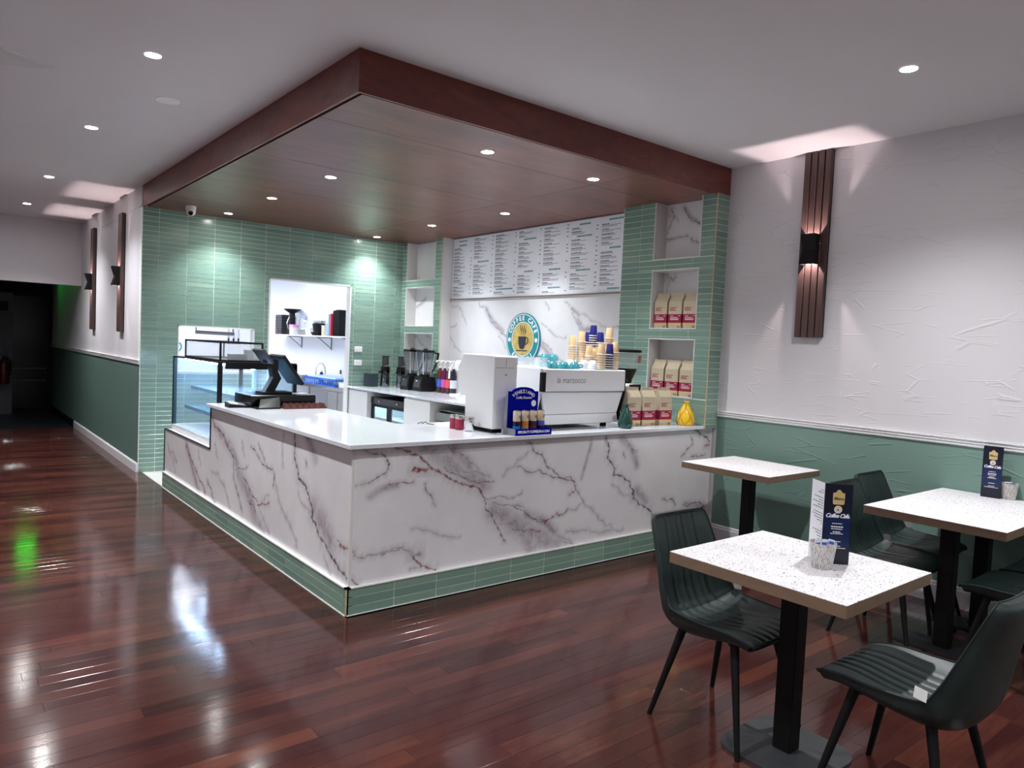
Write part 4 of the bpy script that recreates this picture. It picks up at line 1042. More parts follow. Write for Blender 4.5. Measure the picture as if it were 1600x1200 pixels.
tx = on_plane(arc_text('EST.2011', .072, .24, -math.pi/2, 1.45, .002, True), SO+Vector((-.001, 0, 0)), DN, UP)
obj('lower_lettering', tx, M['white_ink'], sg)
dt = MB()
for s in (-1, 1): disc(dt, SO+Vector((-.001, 0, 0)), DN, UP, .024, 20, 0, s*.238, -.01)
obj('side_dots', dt, M['white_ink'], sg)
cup = MB().prism([(-.075, .03), (.068, .03), (.062, -.05), (.04, -.10), (.028, -.115), (-.035, -.115), (-.048, -.10), (-.068, -.05)], SO+Vector((-.003, 0, 0)), DN, UP, (-.001, 0, 0))
cup.prism([(-.105, -.128), (.095, -.128), (.085, -.14), (-.095, -.14)], SO+Vector((-.003, 0, 0)), DN, UP, (-.001, 0, 0))
hd = [(.062, .012), (.092, .014), (.102, -.01), (.095, -.045), (.06, -.062)]
for p, q in zip(hd, hd[1:]): cup.tube([SO+Vector((-.0035, 0, 0))+DN*p[0]+UP*p[1], SO+Vector((-.0035, 0, 0))+DN*q[0]+UP*q[1]], .006, 6)
em = obj('cup_emblem', cup, M['ink'], sg)
stm = MB()
for x in (-.035, 0, .035):
    stm.tube([SO+Vector((-.003, 0, 0))+DN*(x+.016*math.sin(t*5.5)+.01*t)+UP*(.045+.115*t) for t in np.linspace(0, 1, 10)], [.002+.004*math.sin(math.pi*t) for t in np.linspace(0, 1, 10)], 6)
obj('steam', stm, M['ink'], em)

# wall plates, camera, ceiling disc, fan
def plate(z, label):
    t = thing('wall_socket', label, 'socket', (2.633, YB-.007, z), 'white wall plates')
    obj('plate', MB().rbox(2.575, 2.692, YB-.016, YB-.0055, z-.037, z+.037, .003), M['white_plastic'], t)
    for dx in (-.02, .02): obj('switch', MB().rbox(2.633+dx-.008, 2.633+dx+.008, YB-.02, YB-.015, z-.012, z+.012, .002), M['white_gloss'], t)
plate(1.482, 'upper white switch plate on green tiles beside the doorway'); plate(1.30, 'lower white power outlet on green tiles beside the doorway')
sc_ = thing('security_camera', 'small white dome security camera under the timber soffit', 'camera', (.335, 4.66, ZS))
obj('mount', MB().lathe([(.052, 0), (.054, -.03), (.05, -.045)], 24, (.335, 4.66, ZS)), M['white_plastic'], sc_, True)
obj('ball', MB().lathe([(.047, -.04), (.049, -.06), (.042, -.085), (.025, -.1), (.004, -.106)], 24, (.335, 4.66, ZS)), M['white_plastic'], sc_, True)
obj('eye', MB().cyl((.325, 4.625, ZS-.08), (.318, 4.605, ZS-.088), .026, .022), M['black_gloss'], sc_, True)
sp = obj('ceiling_sensor', MB().lathe([(.08, 0), (.078, -.005), (.03, -.01), (.012, -.02), (.002, -.021)], 36, (-.589, 1.792, ZC)), M['white_plastic'], smooth=True, loc=(-.589, 1.792, ZC)); tag(sp, 'flat round white sensor on the ceiling beside the bulkhead', 'sensor')
fan = thing('ceiling_fan', 'white ceiling fan with one blade reaching into the picture', 'fan', (-2.12, .9, ZC))
fc = Vector((-2.12, .9, 0))
obj('canopy', MB().lathe([(.06, 0), (.07, -.05), (.02, -.07), (.02, -.17), (.12, -.18), (.13, -.24), (.10, -.28), (.02, -.29)], 28, (fc.x, fc.y, ZC)), M['white_metal'], fan, True)
bl = [(.09, -.05), (.30, -.17), (.52, -.235), (.745, -.13), (.70, -.06), (.50, .07), (.28, .08), (.09, .05)]
for a in (0, 120, 240):
    ca, sa_ = math.cos(math.radians(a)), math.sin(math.radians(a))
    obj('blade', MB().prism(bl, (fc.x, fc.y, ZC-.262), (ca, sa_, .0), (-sa_, ca, .03), (0, 0, .012)), M['white_metal'], fan)

# ------------------------------------------------------------------ refrigerated display cabinet
dc = thing('display_cabinet', 'lit glass cake display cabinet with glass shelves beside the till', 'display cabinet', (.44, 3.48, .602))
x0, x1, y0, y1, zb, zt = .085, .79, 2.735, 4.245, .603, 1.356
obj('base_deck', MB().box(x0, x1, y0, y1, zb, zb+.05), M['white_gloss'], dc)
obj('header', MB().box(x0, x1, y0, y1, zt-.012, zt).box(x0+.06, x1, y0, y0+.02, zt-.06, zt-.012).box(x0+.25, x1, y0+.02, y1-.02, zt-.05, zt-.012), M['black'], dc)
for px0, py0 in ((x0, y0), (x0, y1-.03), (x1-.03, y0), (x1-.03, y1-.03)):
    obj('corner_post', MB().box(px0, px0+.035, py0, py0+.03, zb+.05, zt-.012), M['black'], dc)
obj('front_glass', MB().box(x0+.002, x0+.008, y0+.03, y1-.03, zb+.05, zt-.012), M['glass_tint'], dc)
obj('end_glass', MB().box(x0+.035, x1-.03, y0+.005, y0+.010, zb+.05, zt-.062), M['glass'], dc)
obj('end_glass', MB().box(x0+.035, x1-.03, y1-.01, y1-.005, zb+.05, zt-.012), M['glass'], dc)
obj('rear_door', MB().box(x1-.02, x1-.014, y0+.03, (y0+y1)/2+.02, zb+.05, zt-.05), M['glass'], dc)
obj('rear_door', MB().box(x1-.01, x1-.004, (y0+y1)/2-.02, y1-.03, zb+.05, zt-.05), M['glass'], dc)
for z, xa in ((.84, .20), (1.04, .26)):
    s = obj('glass_shelf', MB().box(xa, x1-.06, y0+.05, y1-.05, z, z+.01), M['glass_shelf'], dc)
    obj('shelf_edge', MB().box(xa-.006, xa, y0+.05, y1-.05, z-.02, z+.014).box(xa, x1-.06, y0+.045, y0+.05, z-.018, z+.012), M['grey'], s)
    for yy in (y0+.3, y1-.3): obj('shelf_bracket', MB().box(xa, x1-.05, yy-.004, yy+.004, z-.03, z), M['steel'], s)
obj('back_mullion', MB().box(x1-.05, x1-.022, 3.2, 3.26, zb+.05, zt-.05).box(x1-.05, x1-.022, 3.72, 3.78, zb+.05, zt-.05), M['pale_blue'], dc)
obj('light_tube', MB().box(x0+.10, x0+.125, y0+.06, y1-.06, zt-.030, zt-.013).box(x0+.30, x0+.33, y0+.03, y1-.06, zt-.064, zt-.051), M['case_tube'], dc)

# small framed acrylic box on the cabinet
ab = thing('acrylic_display_box', 'black framed clear acrylic display box on top of the cabinet', 'display box', (.3, 3.36, 1.357))
x0, x1, y0, y1, zb, zt = .115, .50, 2.81, 3.93, 1.358, 1.535
g = MB(); q = .015
for x in (x0, x1-q):
    for z in (zb, zt-q): g.box(x, x+q, y0, y1, z, z+q)
for y_ in (y0, y1-q):
    for z in (zb, zt-q): g.box(x0+q, x1-q, y_, y_+q, z, z+q)
    for x in (x0, x1-q): g.box(x, x+q, y_, y_+q, zb+q, zt-q)
obj('frame', g, M['black'], ab)
obj('pane', MB().box(x0+.003, x0+.007, y0+q, y1-q, zb+q, zt-q), M['acrylic'], ab); obj('pane', MB().box(x1-.007, x1-.003, y0+q, y1-q, zb+q, zt-q), M['acrylic'], ab)
obj('pane', MB().box(x0+q, x1-q, y0+.003, y0+.007, zb+q, zt-q), M['acrylic'], ab); obj('pane', MB().box(x0+q, x1-q, y1-.007, y1-.003, zb+q, zt-q), M['acrylic'], ab)
obj('pane', MB().box(x0+q, x1-q, y0+q, y1-q, zt-.006, zt-.003), M['acrylic'], ab); obj('floor_pane', MB().box(x0+q, x1-q, y0+q, y1-q, zb+.002, zb+.006), M['acrylic'], ab)
for i, (x, y_, h, lb) in enumerate(((.34, 2.93, .06, 'low grey box in the acrylic display box, near the till'), (.27, 2.95, .058, 'low dark grey box in the acrylic display box, left of the others'), (.42, 2.96, .10, 'taller grey box in the acrylic display box'))):
    o = thing('grey_box', lb, 'box', (x, y_, 1.3645), 'boxes inside the acrylic case')
    obj('box_body', MB().rbox(x-.032, x+.032, y_-.05, y_+.05, 1.3645, 1.3645+h-.01, .003), M['dark_grey'] if i < 2 else M['grey'], o); obj('lid', MB().rbox(x-.034, x+.034, y_-.052, y_+.052, 1.3645+h-.01, 1.3645+h, .002), M['dark_grey'] if i < 2 else M['grey'], o)

# ------------------------------------------------------------------ till area
cdw = thing('cash_drawer', 'wide black cash drawer on the counter under the till screen', 'cash drawer', (.47, 2.42, 1.0))
obj('case', MB().rbox(.19, .755, 2.215, 2.62, 1.0, 1.105, .004), M['black_gloss'], cdw)
obj('drawer_front', MB().rbox(.752, .765, 2.235, 2.60, 1.012, 1.09, .002), M['black'], cdw); obj('lock', MB().cyl((.764, 2.42, 1.06), (.77, 2.42, 1.06), .01), M['chrome'], cdw)
pos = thing('till_screen', 'black tilted till screen on a stand seen from the side', 'till', (.44, 2.40, 1.105))
obj('foot', MB().prism(rounded(.26, .22, .03), (.46, 2.42, 1.1055), (1, 0, 0), (0, 1, 0), (0, 0, .018)), M['black'], pos)
arm = [(.36, 1.12), (.44, 1.12), (.50, 1.24), (.47, 1.30), (.47, 1.39), (.43, 1.41), (.41, 1.33), (.43, 1.25)]
obj('stand_arm', MB().prism(arm, (0, 2.36, 0), (1, 0, 0), (0, 0, 1), (0, .09, 0)), M['black'], pos)
scr = [(.462, 1.432), (.490, 1.442), (.668, 1.20), (.648, 1.185)]
so = obj('screen', MB().prism(scr, (0, 2.26, 0), (1, 0, 0), (0, 0, 1), (0, .34, 0)), M['black'], pos)
obj('screen_glass', MB().prism([(.489, 1.4435), (.491, 1.4445), (.669, 1.2025), (.667, 1.2015)], (0, 2.27, 0), (1, 0, 0), (0, 0, 1), (0, .32, 0)), M['black_gloss'], so)
obj('customer_display', MB().prism([(.295, 1.48), (.315, 1.49), (.40, 1.375), (.385, 1.365)], (0, 2.27, 0), (1, 0, 0), (0, 0, 1), (0, .26, 0)), M['dark_grey'], pos)
obj('display_bracket', MB().box(.36, .46, 2.37, 2.43, 1.37, 1.40), M['black'], pos)
ct = thing('card_terminal', 'grey and black card payment terminal at the counter edge', 'card terminal', (.12, 2.36, 1.0))
obj('body', MB().hull([(.035, 2.27, 1.0), (.19, 2.25, 1.0), (.04, 2.40, 1.0), (.20, 2.39, 1.0), (.035, 2.27, 1.03), (.19, 2.25, 1.012), (.04, 2.40, 1.045), (.20, 2.39, 1.02)]), M['black'], ct)
obj('keypad', MB().hull([(.05, 2.28, 1.0315), (.17, 2.265, 1.0165), (.055, 2.385, 1.0445), (.18, 2.375, 1.0245), (.05, 2.28, 1.034), (.17, 2.265, 1.019), (.055, 2.385, 1.047), (.18, 2.375, 1.027)]), M['grey'], ct)
tb = thing('tablet_stand', 'black tablet leaning in a stand against the cash drawer', 'tablet', (.33, 2.16, 1.0))
obj('stand', MB().box(.20, .40, 2.10, 2.20, 1.0, 1.012), M['black'], tb)
obj('tablet', MB().hull([(.22, 2.105, 1.012), (.40, 2.105, 1.012), (.22, 2.118, 1.012), (.40, 2.118, 1.012), (.26, 2.185, 1.075), (.42, 2.185, 1.09), (.26, 2.198, 1.075), (.42, 2.198, 1.09)]), M['black_gloss'], tb)
tr = thing('brown_snack_tray', 'low tray of brown wrapped bars in front of the cash drawer', 'tray', (.62, 2.12, 1.0))
obj('tray_base', MB().box(.425, .80, 2.075, 2.175, 1.0, 1.008), M['brown'], tr)
for i in range(7):
    x = .452+i*.053
    o = thing('brown_snack_bar', 'brown wrapped triangular bar in the low tray by the cash drawer', 'snack bar', (x, 2.125, 1.0085), 'brown bars in the tray')
    obj('wrapper', MB().prism([(-.025, 0), (.025, 0), (.004, .036), (-.004, .036)], (x, 2.08, 1.0085), (1, 0, 0), (0, 0, 1), (0, .09, 0)), M['brown'], o)
    obj('end_seal', MB().prism([(-.02, 0), (.02, 0), (.0, .03)], (x, 2.077, 1.009), (1, 0, 0), (0, 0, 1), (0, .003, 0)), M['fascia'], o)
pp = obj('paper_slips', MB().prism([(0, 0), (.11, .01), (.10, .09), (-.01, .08)], (.62, 2.33, 1.1055), (1, 0, 0), (0, 1, 0), (0, 0, .004)), M['paper'], loc=(.62, 2.33, 1.1055)); tag(pp, 'loose white paper slips lying on the cash drawer', 'paper')

# ------------------------------------------------------------------ white grinder box
gb = thing('white_grinder', 'tall white boxy coffee grinder on the counter beside the machine', 'grinder', (1.235, .36, 1.0))
gx0, gx1 = 1.134, 1.338
prof = [(.165, 1.028), (.165, 1.528), (.175, 1.536), (.535, 1.541), (.60, 1.445), (.59, 1.26), (.50, 1.238), (.49, 1.028)]
go = obj('housing', MB().prism(prof, (gx0, 0, 0), (0, 1, 0), (0, 0, 1), (gx1-gx0, 0, 0)), M['white_metal'], gb)
bv = go.modifiers.new('bevel', 'BEVEL'); bv.width = .006; bv.segments = 2
obj('foot', MB().box(gx0+.02, gx1-.02, .19, .47, 1.0, 1.028), M['black'], gb)
obj('seam', MB().box(gx0+.012, gx1-.03, .1640, .1655, 1.452, 1.455).box(gx0+.10, gx0+.103, .164, .1655, 1.462, 1.52), M['grey'], gb)
obj('lock', MB().cyl((gx0+.103, .166, 1.405), (gx0+.103, .162, 1.405), .006), M['grey'], gb)
obj('side_panel', MB().box(gx1-.002, gx1+.004, .2, .47, 1.06, 1.5), M['white_metal'], gb)
obj('power_block', MB().box(gx1+.002, gx1+.03, .18, .26, 1.0, 1.075), M['black'], gb)
obj('spout', MB().cyl((1.236, .56, 1.25), (1.236, .56, 1.20), .03, .02), M['black'], gb)
cb = obj('white_cable', MB().tube([(1.15, .13, 1.004), (1.175, .10, 1.006), (1.2, .13, 1.03), (1.21, .155, 1.05)], .003, 6), M['white_plastic'], loc=(1.15, .13, 1.0)); tag(cb, 'short white cable on the counter beside the blue can stand', 'cable')

# ------------------------------------------------------------------ espresso machine
em_ = thing('espresso_machine', 'large white espresso machine with cups stacked on top', 'coffee machine', (2.06, .52, 1.0))
obj('upper_body', MB().rbox(1.622, 2.502, .20, .83, 1.284, 1.455, .008), M['white_metal'], em_)
rp = obj('rear_panel', MB().prism([(1.665, 1.112), (2.44, 1.112), (2.502, 1.278), (1.625, 1.278)], (0, .225, 0), (1, 0, 0), (0, 0, 1), (0, .02, 0)), M['white_metal'], em_)
obj('lower_rear_panel', MB().prism([(1.68, 1.035), (2.455, 1.035), (2.44, 1.108), (1.665, 1.108)], (0, .225, 0), (1, 0, 0), (0, 0, 1), (0, .02, 0)), M['white_metal'], em_)
obj('chassis', MB().box(1.64, 2.43, .245, .80, 1.03, 1.284), M['dark_grey'], em_)
obj('side_panel', MB().prism([(.215, 1.284), (.26, 1.11), (.245, 1.04), (.78, 1.04), (.83, 1.284), (.83, 1.452), (.215, 1.452)], (1.598, 0, 0), (0, 1, 0), (0, 0, 1), (.022, 0, 0)), M['white_gloss'], em_)
obj('side_panel', MB().prism([(.215, 1.284), (.26, 1.11), (.245, 1.04), (.78, 1.04), (.83, 1.284), (.83, 1.452), (.215, 1.452)], (2.504, 0, 0), (0, 1, 0), (0, 0, 1), (.018, 0, 0)), M['black'], em_)
obj('corner_trim', MB().box(1.594, 1.632, .188, .216, 1.284, 1.425), M['black'], em_)
obj('top_slots', MB().box(1.66, 1.92, .206, .214, 1.4552, 1.4565).box(1.72, 1.99, .224, .232, 1.4552, 1.4565).box(2.05, 2.30, .224, .232, 1.4552, 1.4565).box(2.15, 2.42, .206, .214, 1.4552, 1.4565), M['dark_grey'], em_)
obj('cup_rail', MB().tube([(1.63, .8, 1.455), (1.63, .8, 1.485), (2.49, .8, 1.485), (2.49, .8, 1.455)], .005, 6), M['chrome'], em_)
obj('maker_lettering', on_plane(text_mb('la marzocco', .062, .0004, .2), (1.90, .1992, 1.368), (1, 0, 0), (0, 0, 1)), M['grey'], em_)
for x in (1.72, 2.36):
    for y_ in (.29, .74): obj('foot', MB().cyl((x, y_, 1.0), (x, y_, 1.04), .025), M['black'], em_)
obj('drip_tray', MB().box(1.66, 2.42, .80, .86, 1.04, 1.09), M['steel'], em_)
for x in (1.80, 2.04, 2.28): 
    g_ = obj('group_head', MB().cyl((x, .86, 1.33), (x, .86, 1.22), .035), M['chrome'], em_); obj('portafilter_handle', MB().cyl((x, .88, 1.215), (x, .875, 1.2), .03), M['black'], g_)

def lathe_thing(name, label, cat, group, parts, loc):
    t = thing(name, label, cat, (0, 0, 0), group)
    for nm, pr, m in parts: obj(nm, MB().lathe(pr, 20), m, t, True)
    t.location = loc; return t
# stacked paper cups (upside down)
def make_papercup(m, rim, label, grp):
    t = thing('paper_cup', label, 'cup', (0, 0, 0), grp)
    obj('cup_wall', MB().lathe([(.033, .003), (.0245, .088), (.0235, .090), (.0225, .086)], 16, cap0=False), m, t, True)
    obj('rolled_rim', MB().lathe([(.033, 0), (.0362, .002), (.0362, .006), (.033, .008)], 16, cap0=False, cap1=False), rim, t, True)
    return t
CC = make_papercup(M['cup_paper'], M['cup_rim'], '', 'cream paper cups'); CB = make_papercup(M['cup_blue'], M['cup_rim'], '', 'navy paper cups')
TOP = 1.4555
stacks = [(CC, 2.205, .53, 1.714, 'cream paper cup in the leftmost stack on the coffee machine'), (CC, 2.283, .505, 1.745, 'cream paper cup in the tall second stack from the left on the coffee machine'),
    (CC, 2.224, .352, 1.637, 'cream paper cup in the short front stack with a dark arch print'), (CC, 2.303, .362, 1.622, 'cream paper cup in the shortest stack between two front stacks'),
    (CC, 2.29, .282, 1.664, 'cream paper cup in the frontmost tall cream stack'), (CB, 2.384, .279, 1.662, 'navy paper cup in the front navy stack'),
    (CC, 2.464, .297, 1.67, 'cream paper cup in the rightmost stack on the coffee machine'), (CB, 2.455, .60, 1.75, 'navy paper cup in the rear left navy stack'),
    (CB, 2.432, .52, 1.805, 'navy paper cup in the tallest navy stack'), (CB, 2.440, .445, 1.745, 'navy paper cup in the navy stack right of the tallest one'), (CC, 2.471, .375, 1.785, 'cream paper cup in the tall stack behind the rightmost one')]
used = {}
for src, x, y_, top, lb in stacks:
    n = max(2, round((top-TOP-.09)/.019)+1)
    for q_ in range(n):
        if src.name not in used: used[src.name] = 1; o = src; o['label'] = lb
        else: o = dup(src, (0, 0, 0), None, lb)
        o.location = (x, y_, TOP+q_*.019)
# arch prints on two front cups
# ceramic cups
def make_cup(m, label, grp, r, h):
    t = thing('ceramic_cup', label, 'cup', (0, 0, 0), grp)
    obj('bowl', MB().lathe([(r, 0), (r*1.0, .004), (r*.9, h*.55), (r*.6, h*.9), (r*.5, h), (r*.42, h), (r*.40, h*.97)], 20, cap0=False), m, t, True)
    obj('handle', MB().tube([(r*.93, 0, h*.25), (r*1.45, 0, h*.25), (r*1.5, 0, h*.55), (r*.85, 0, h*.7)], .0055, 8), m, t, True)
    return t
wc = make_cup(M['white_cup'], '', 'white ceramic cups', .038, .07)
for i, (x, y_, lb) in enumerate(((2.10, .285, 'white ceramic cup upside down in front of the paper cups, left one'), (2.192, .272, 'white ceramic cup upside down in front of the paper cups, right one'), (2.06, .39, 'white ceramic cup upside down behind the teal cups'))):
    o = wc if i == 0 else dup(wc, (0, 0, 0)); o['label'] = lb; o.location = (x, y_, TOP); o.rotation_euler = (0, 0, 1.2+i)
tc = make_cup(M['teal_cup'], '', 'teal ceramic cups', .044, .05)
for i, (x, y_, z, rz, lb) in enumerate(((1.80, .31, 0, 3.6, 'teal cup upside down at the front left of the coffee machine top'), (1.905, .30, 0, 4.2, 'teal cup upside down at the front of the coffee machine top, second from left'), (2.005, .285, 0, 5.6, 'teal cup upside down beside the white cups'),
        (1.885, .50, .0, 2.2, 'teal cup upside down at the back of the coffee machine, left one'), (1.99, .52, .0, 1.2, 'teal cup upside down at the back of the coffee machine, right one'), (1.885, .50, .052, 2.0, 'teal cup stacked on the rear left teal cup'), (1.99, .52, .052, 1.0, 'teal cup stacked on the rear right teal cup'))):
    o = tc if i == 0 else dup(tc, (0, 0, 0)); o['label'] = lb; o.location = (x, y_, TOP+z); o.rotation_euler = (0, 0, rz)
gt = lathe_thing('glass_tumbler', '', 'glass', 'tumblers on the coffee machine', [('tumbler_wall', [(.027, 0), (.029, .003), (.033, .075), (.031, .075), (.026, .008)], M['acrylic'])], (0, 0, 0))
first = True
for iy, y_ in enumerate((.42, .50, .58)):
    for ix, x in enumerate((1.655, 1.73, 1.805)):
        lb = 'clear tumbler on the coffee machine, %s row, %s' % (('front', 'middle', 'back')[iy], ('beside its left edge', 'in the middle', 'beside the teal cups')[ix])
        o = gt if first else dup(gt, (0, 0, 0)); first = False
        o['label'] = lb; o.location = (x, y_-.0, TOP)

# bean grinder with hopper
bgx, bgy = 2.79, .46
bgd = thing('bean_grinder', 'black coffee bean grinder with clear hopper behind the bags', 'grinder', (bgx, bgy, 1.0))
obj('body', MB().rbox(bgx-.09, bgx+.09, bgy-.11, bgy+.11, 1.0, 1.335, .015), M['white_metal'], bgd)
obj('control_face', MB().box(bgx-.07, bgx+.07, bgy-.115, bgy-.109, 1.25, 1.33), M['black_gloss'], bgd)
obj('cone', MB().lathe([(.05, .335), (.055, .36), (.095, .462)], 24, (bgx, bgy, 1.0)), M['black_gloss'], bgd, True)
obj('hopper', MB().lathe([(.098, .462), (.118, .60), (.114, .60), (.094, .464)], 28, (bgx, bgy, 1.0), False, False), M['acrylic'], bgd, True)
obj('lid', MB().lathe([(.126, .60), (.126, .618), (.115, .626)], 28, (bgx, bgy, 1.0)), M['black'], bgd, True)
obj('red_tag', MB().hull([(bgx+.015, bgy-.116, 1.515), (bgx+.075, bgy-.092, 1.515), (bgx+.015, bgy-.122, 1.575), (bgx+.08, bgy-.097, 1.575), (bgx+.015, bgy-.113, 1.515), (bgx+.075, bgy-.089, 1.515), (bgx+.015, bgy-.119, 1.575), (bgx+.08, bgy-.094, 1.575)]), M['red_bag'], bgd)

# ------------------------------------------------------------------ blue can display and cans
bs = thing('can_display_stand', 'royal blue cardboard can display stand on the counter edge', 'display stand', (1.36, .06, 1.0))
arc = [(1.205, 1.0), (1.478, 1.0), (1.478, 1.296), (1.448, 1.296)] + [(1.342+.106*math.cos(a), 1.288+.038*math.sin(a)) for a in np.linspace(.15, math.pi-.15, 14)] + [(1.236, 1.296), (1.205, 1.296)]
bp_ = obj('back_panel', MB().prism(arc, (0, .090, 0), (1, 0, 0), (0, 0, 1), (0, .006, 0)), M['blue'], bs)
O = Vector((0, .0893, 0)); UX, UZ = Vector((1, 0, 0)), Vector((0, 0, 1))
t_ = arc_text('VENEZIANO', .032, .157, math.pi/2, 1.2, .001)
obj('brand_lettering', on_plane(t_, Vector((1.342, .0893, 1.138)), UX, UZ), M['white_ink'], bp_)
obj('script_lettering', on_plane(text_mb('Coffee Roasters', .025, .0003, .35, spacing=.9), Vector((1.345, .0893, 1.252)), UX, UZ), M['white_ink'], bp_)
ds = MB(); disc(ds, O, UX, UZ, .022, 24, 0, 1.437, 1.212); obj('white_roundel', ds, M['white_ink'], bp_)
obj('side_flap', MB().prism([(.090, 1.0), (.15, 1.0), (.10, 1.27), (.090, 1.29)], (1.2, 0, 0), (0, 1, 0), (0, 0, 1), (.006, 0, 0)), M['grey'], bs)
trb = obj('tray', MB().box(1.206, 1.535, -.004, .0, 1.0005, 1.046).box(1.206, 1.535, 0, .09, 1.0005, 1.006).box(1.531, 1.535, 0, .09, 1.006, 1.046), M['blue'], bs)
obj('tray_end', MB().box(1.202, 1.206, -.004, .09, 1.0005, 1.046), M['grey'], bs)
obj('tray_lettering', on_plane(text_mb('SPECIALTY COFFEE IN A CAN', .0235, .0009, 0, spacing=.92), Vector((1.371, -.0048, 1.0235)), UX, UZ), M['white_ink'], trb)
def make_can(label, c1, c2, loc):
    t = thing('drink_can', label, 'can', (0, 0, 0), 'slim coffee cans in the blue stand')
    obj('can_body', MB().lathe([(.022, 0), (.0265, .006), (.0265, .15), (.024, .158)], 24), M['cream_can'], t, True)
    obj('lower_band', MB().lathe([(.0268, .008), (.0268, .055)], 24, cap0=False, cap1=False), c2, t, True)
    obj('middle_band', MB().lathe([(.0269, .055), (.0269, .088)], 24, cap0=False, cap1=False), c1, t, True)
    obj('lid', MB().lathe([(.024, .158), (.024, .161), (.021, .161), (.02, .158)], 24), M['chrome'], t, True)
    pr = MB()
    for zz_, hw in ((.125, .007), (.117, .009), (.109, .006)): rect(pr, Vector((0, -.0272, 0)), UX, UZ, .004-hw, .004+hw, zz_, zz_+.004)
    obj('print', pr, M['ink'], t); t.location = loc
for x, a, b, lb in ((1.253, 'navy', 'cyan_can', 'slim can with navy and bright blue bands in the blue stand'), (1.326, 'orange_can', 'gold', 'slim can with orange and gold bands in the blue stand'), (1.399, 'ink', 'maroon_can', 'slim can with black and maroon bands in the blue stand'), (1.472, 'violet_can', 'navy', 'slim can with violet and navy bands in the blue stand')):
    make_can(lb, M[a], M[b], (x, .046, 1.0065))
# red jars and tin
def jar(loc, m, label, cat='jar'):
    t = thing('small_jar', label, cat, (0, 0, 0), 'small jars beside the grinder')
    obj('jar_body', MB().lathe([(.030, 0), (.033, .004), (.033, .075)], 24), m, t, True); obj('neck', MB().lathe([(.033, .075), (.030, .084)], 24), M['kraft'], t, True)
    obj('lid', MB().lathe([(.034, .084), (.034, .098), (.031, .1)], 24), M['chrome'], t, True); t.location = loc
jar((1.05, .50, 1.0), M['red_bag'], 'dark red labelled jar on the counter, farthest from the white grinder'); jar((1.045, .425, 1.0), M['red_bag'], 'dark red labelled jar on the counter, middle of the three')
jar((1.06, .325, 1.0), M['chrome'], 'plain metal tin on the counter beside the white grinder', 'tin')
gl = obj('spectacles', MB().tube([(.93, .80, 1.004), (.95, .77, 1.02), (.97, .80, 1.004), (.99, .78, 1.02), (1.01, .80, 1.004), (1.02, .72, 1.004)], .003, 6), M['black'], loc=(.97, .79, 1.0)); tag(gl, 'small thin black wire item lying on the counter behind the jars', 'wire')

# ------------------------------------------------------------------ coffee bags, vases
def make_bag(label):
    t = thing('coffee_bag', label, 'bag', (0, 0, 0), 'pale gold coffee bags')
    w, d = .072, .04
    P = [(x*w*.95, y_*d*.9, 0) for x in (-1, 1) for y_ in (-1, 1)] + [(x*w, y_*d, .03) for x in (-1, 1) for y_ in (-1, 1)] + [(x*w, y_*d, .238) for x in (-1, 1) for y_ in (-1, 1)] + [(x*w*.95, y_*.006, .296) for x in (-1, 1) for y_ in (-1, 1)]
    obj('pouch', MB().hull(P), M['kraft'], t)
    obj('top_seal', MB().box(-w*.95, w*.95, -.005, .003, .294, .318), M['kraft'], t)
    obj('lower_print', MB().box(-w-.0004, w+.0004, -d-.0004, d+.0004, .03, .048), M['kraft_dark'], t)
    bd = obj('red_band', MB().box(-w-.0006, w+.0006, -d-.0006, d+.0006, .048, .125), M['red_bag'], t)
    O = Vector((0, -d-.0012, 0)); pr = MB()
    for z, a, b in ((.108, -.05, -.015), (.095, -.05, .03), (.083, -.05, .045), (.074, -.05, .04), (.108, .035, .06)): rect(pr, O, UX, UZ, a, b, z, z+.004)
    obj('white_print', pr, M['white_ink'], bd)
    pr = MB()
    for z, a, b in ((.180, -.055, .02), (.168, -.055, .0), (.156, -.055, .01)):
        x = a
        while x < b: q_ = random.uniform(.012, .022); rect(pr, O+Vector((0, .0004, 0)), UX, UZ, x, min(x+q_, b), z, z+.007); x += q_+.004
    obj('red_print', pr, M['red_bag'], t)
    pr = MB(); 
    for s in (-1, 1): rect(pr, O+Vector((0, .0004, 0)), UX, UZ, .045+s*.009-.003, .045+s*.009+.003, .008, .024)
    rect(pr, O+Vector((0, .0004, 0)), UX, UZ, .036, .054, .006, .010); obj('cup_mark', pr, M['brown'], t)
    return t
BG = make_bag('pale gold coffee bag on the counter, partly behind the green vase'); BG.location = (2.60, .215, 1.0); BG.rotation_euler = (0, 0, -.12)
dup(BG, (2.775, .205, 1.0), -.1, 'pale gold coffee bag on the counter, middle of the three'); dup(BG, (2.972, .19, 1.0), -.08, 'pale gold coffee bag on the counter, nearest the yellow vase')
for z, nm in ((1.835, 'middle niche'), (1.23, 'lowest niche')):
    for y_, wh in ((.548, 'left'), (.385, 'centre'), (.222, 'right')): dup(BG, (3.352, y_, z), -math.pi/2, 'pale gold coffee bag in the %s of the tiled pillar, %s one' % (nm, wh))
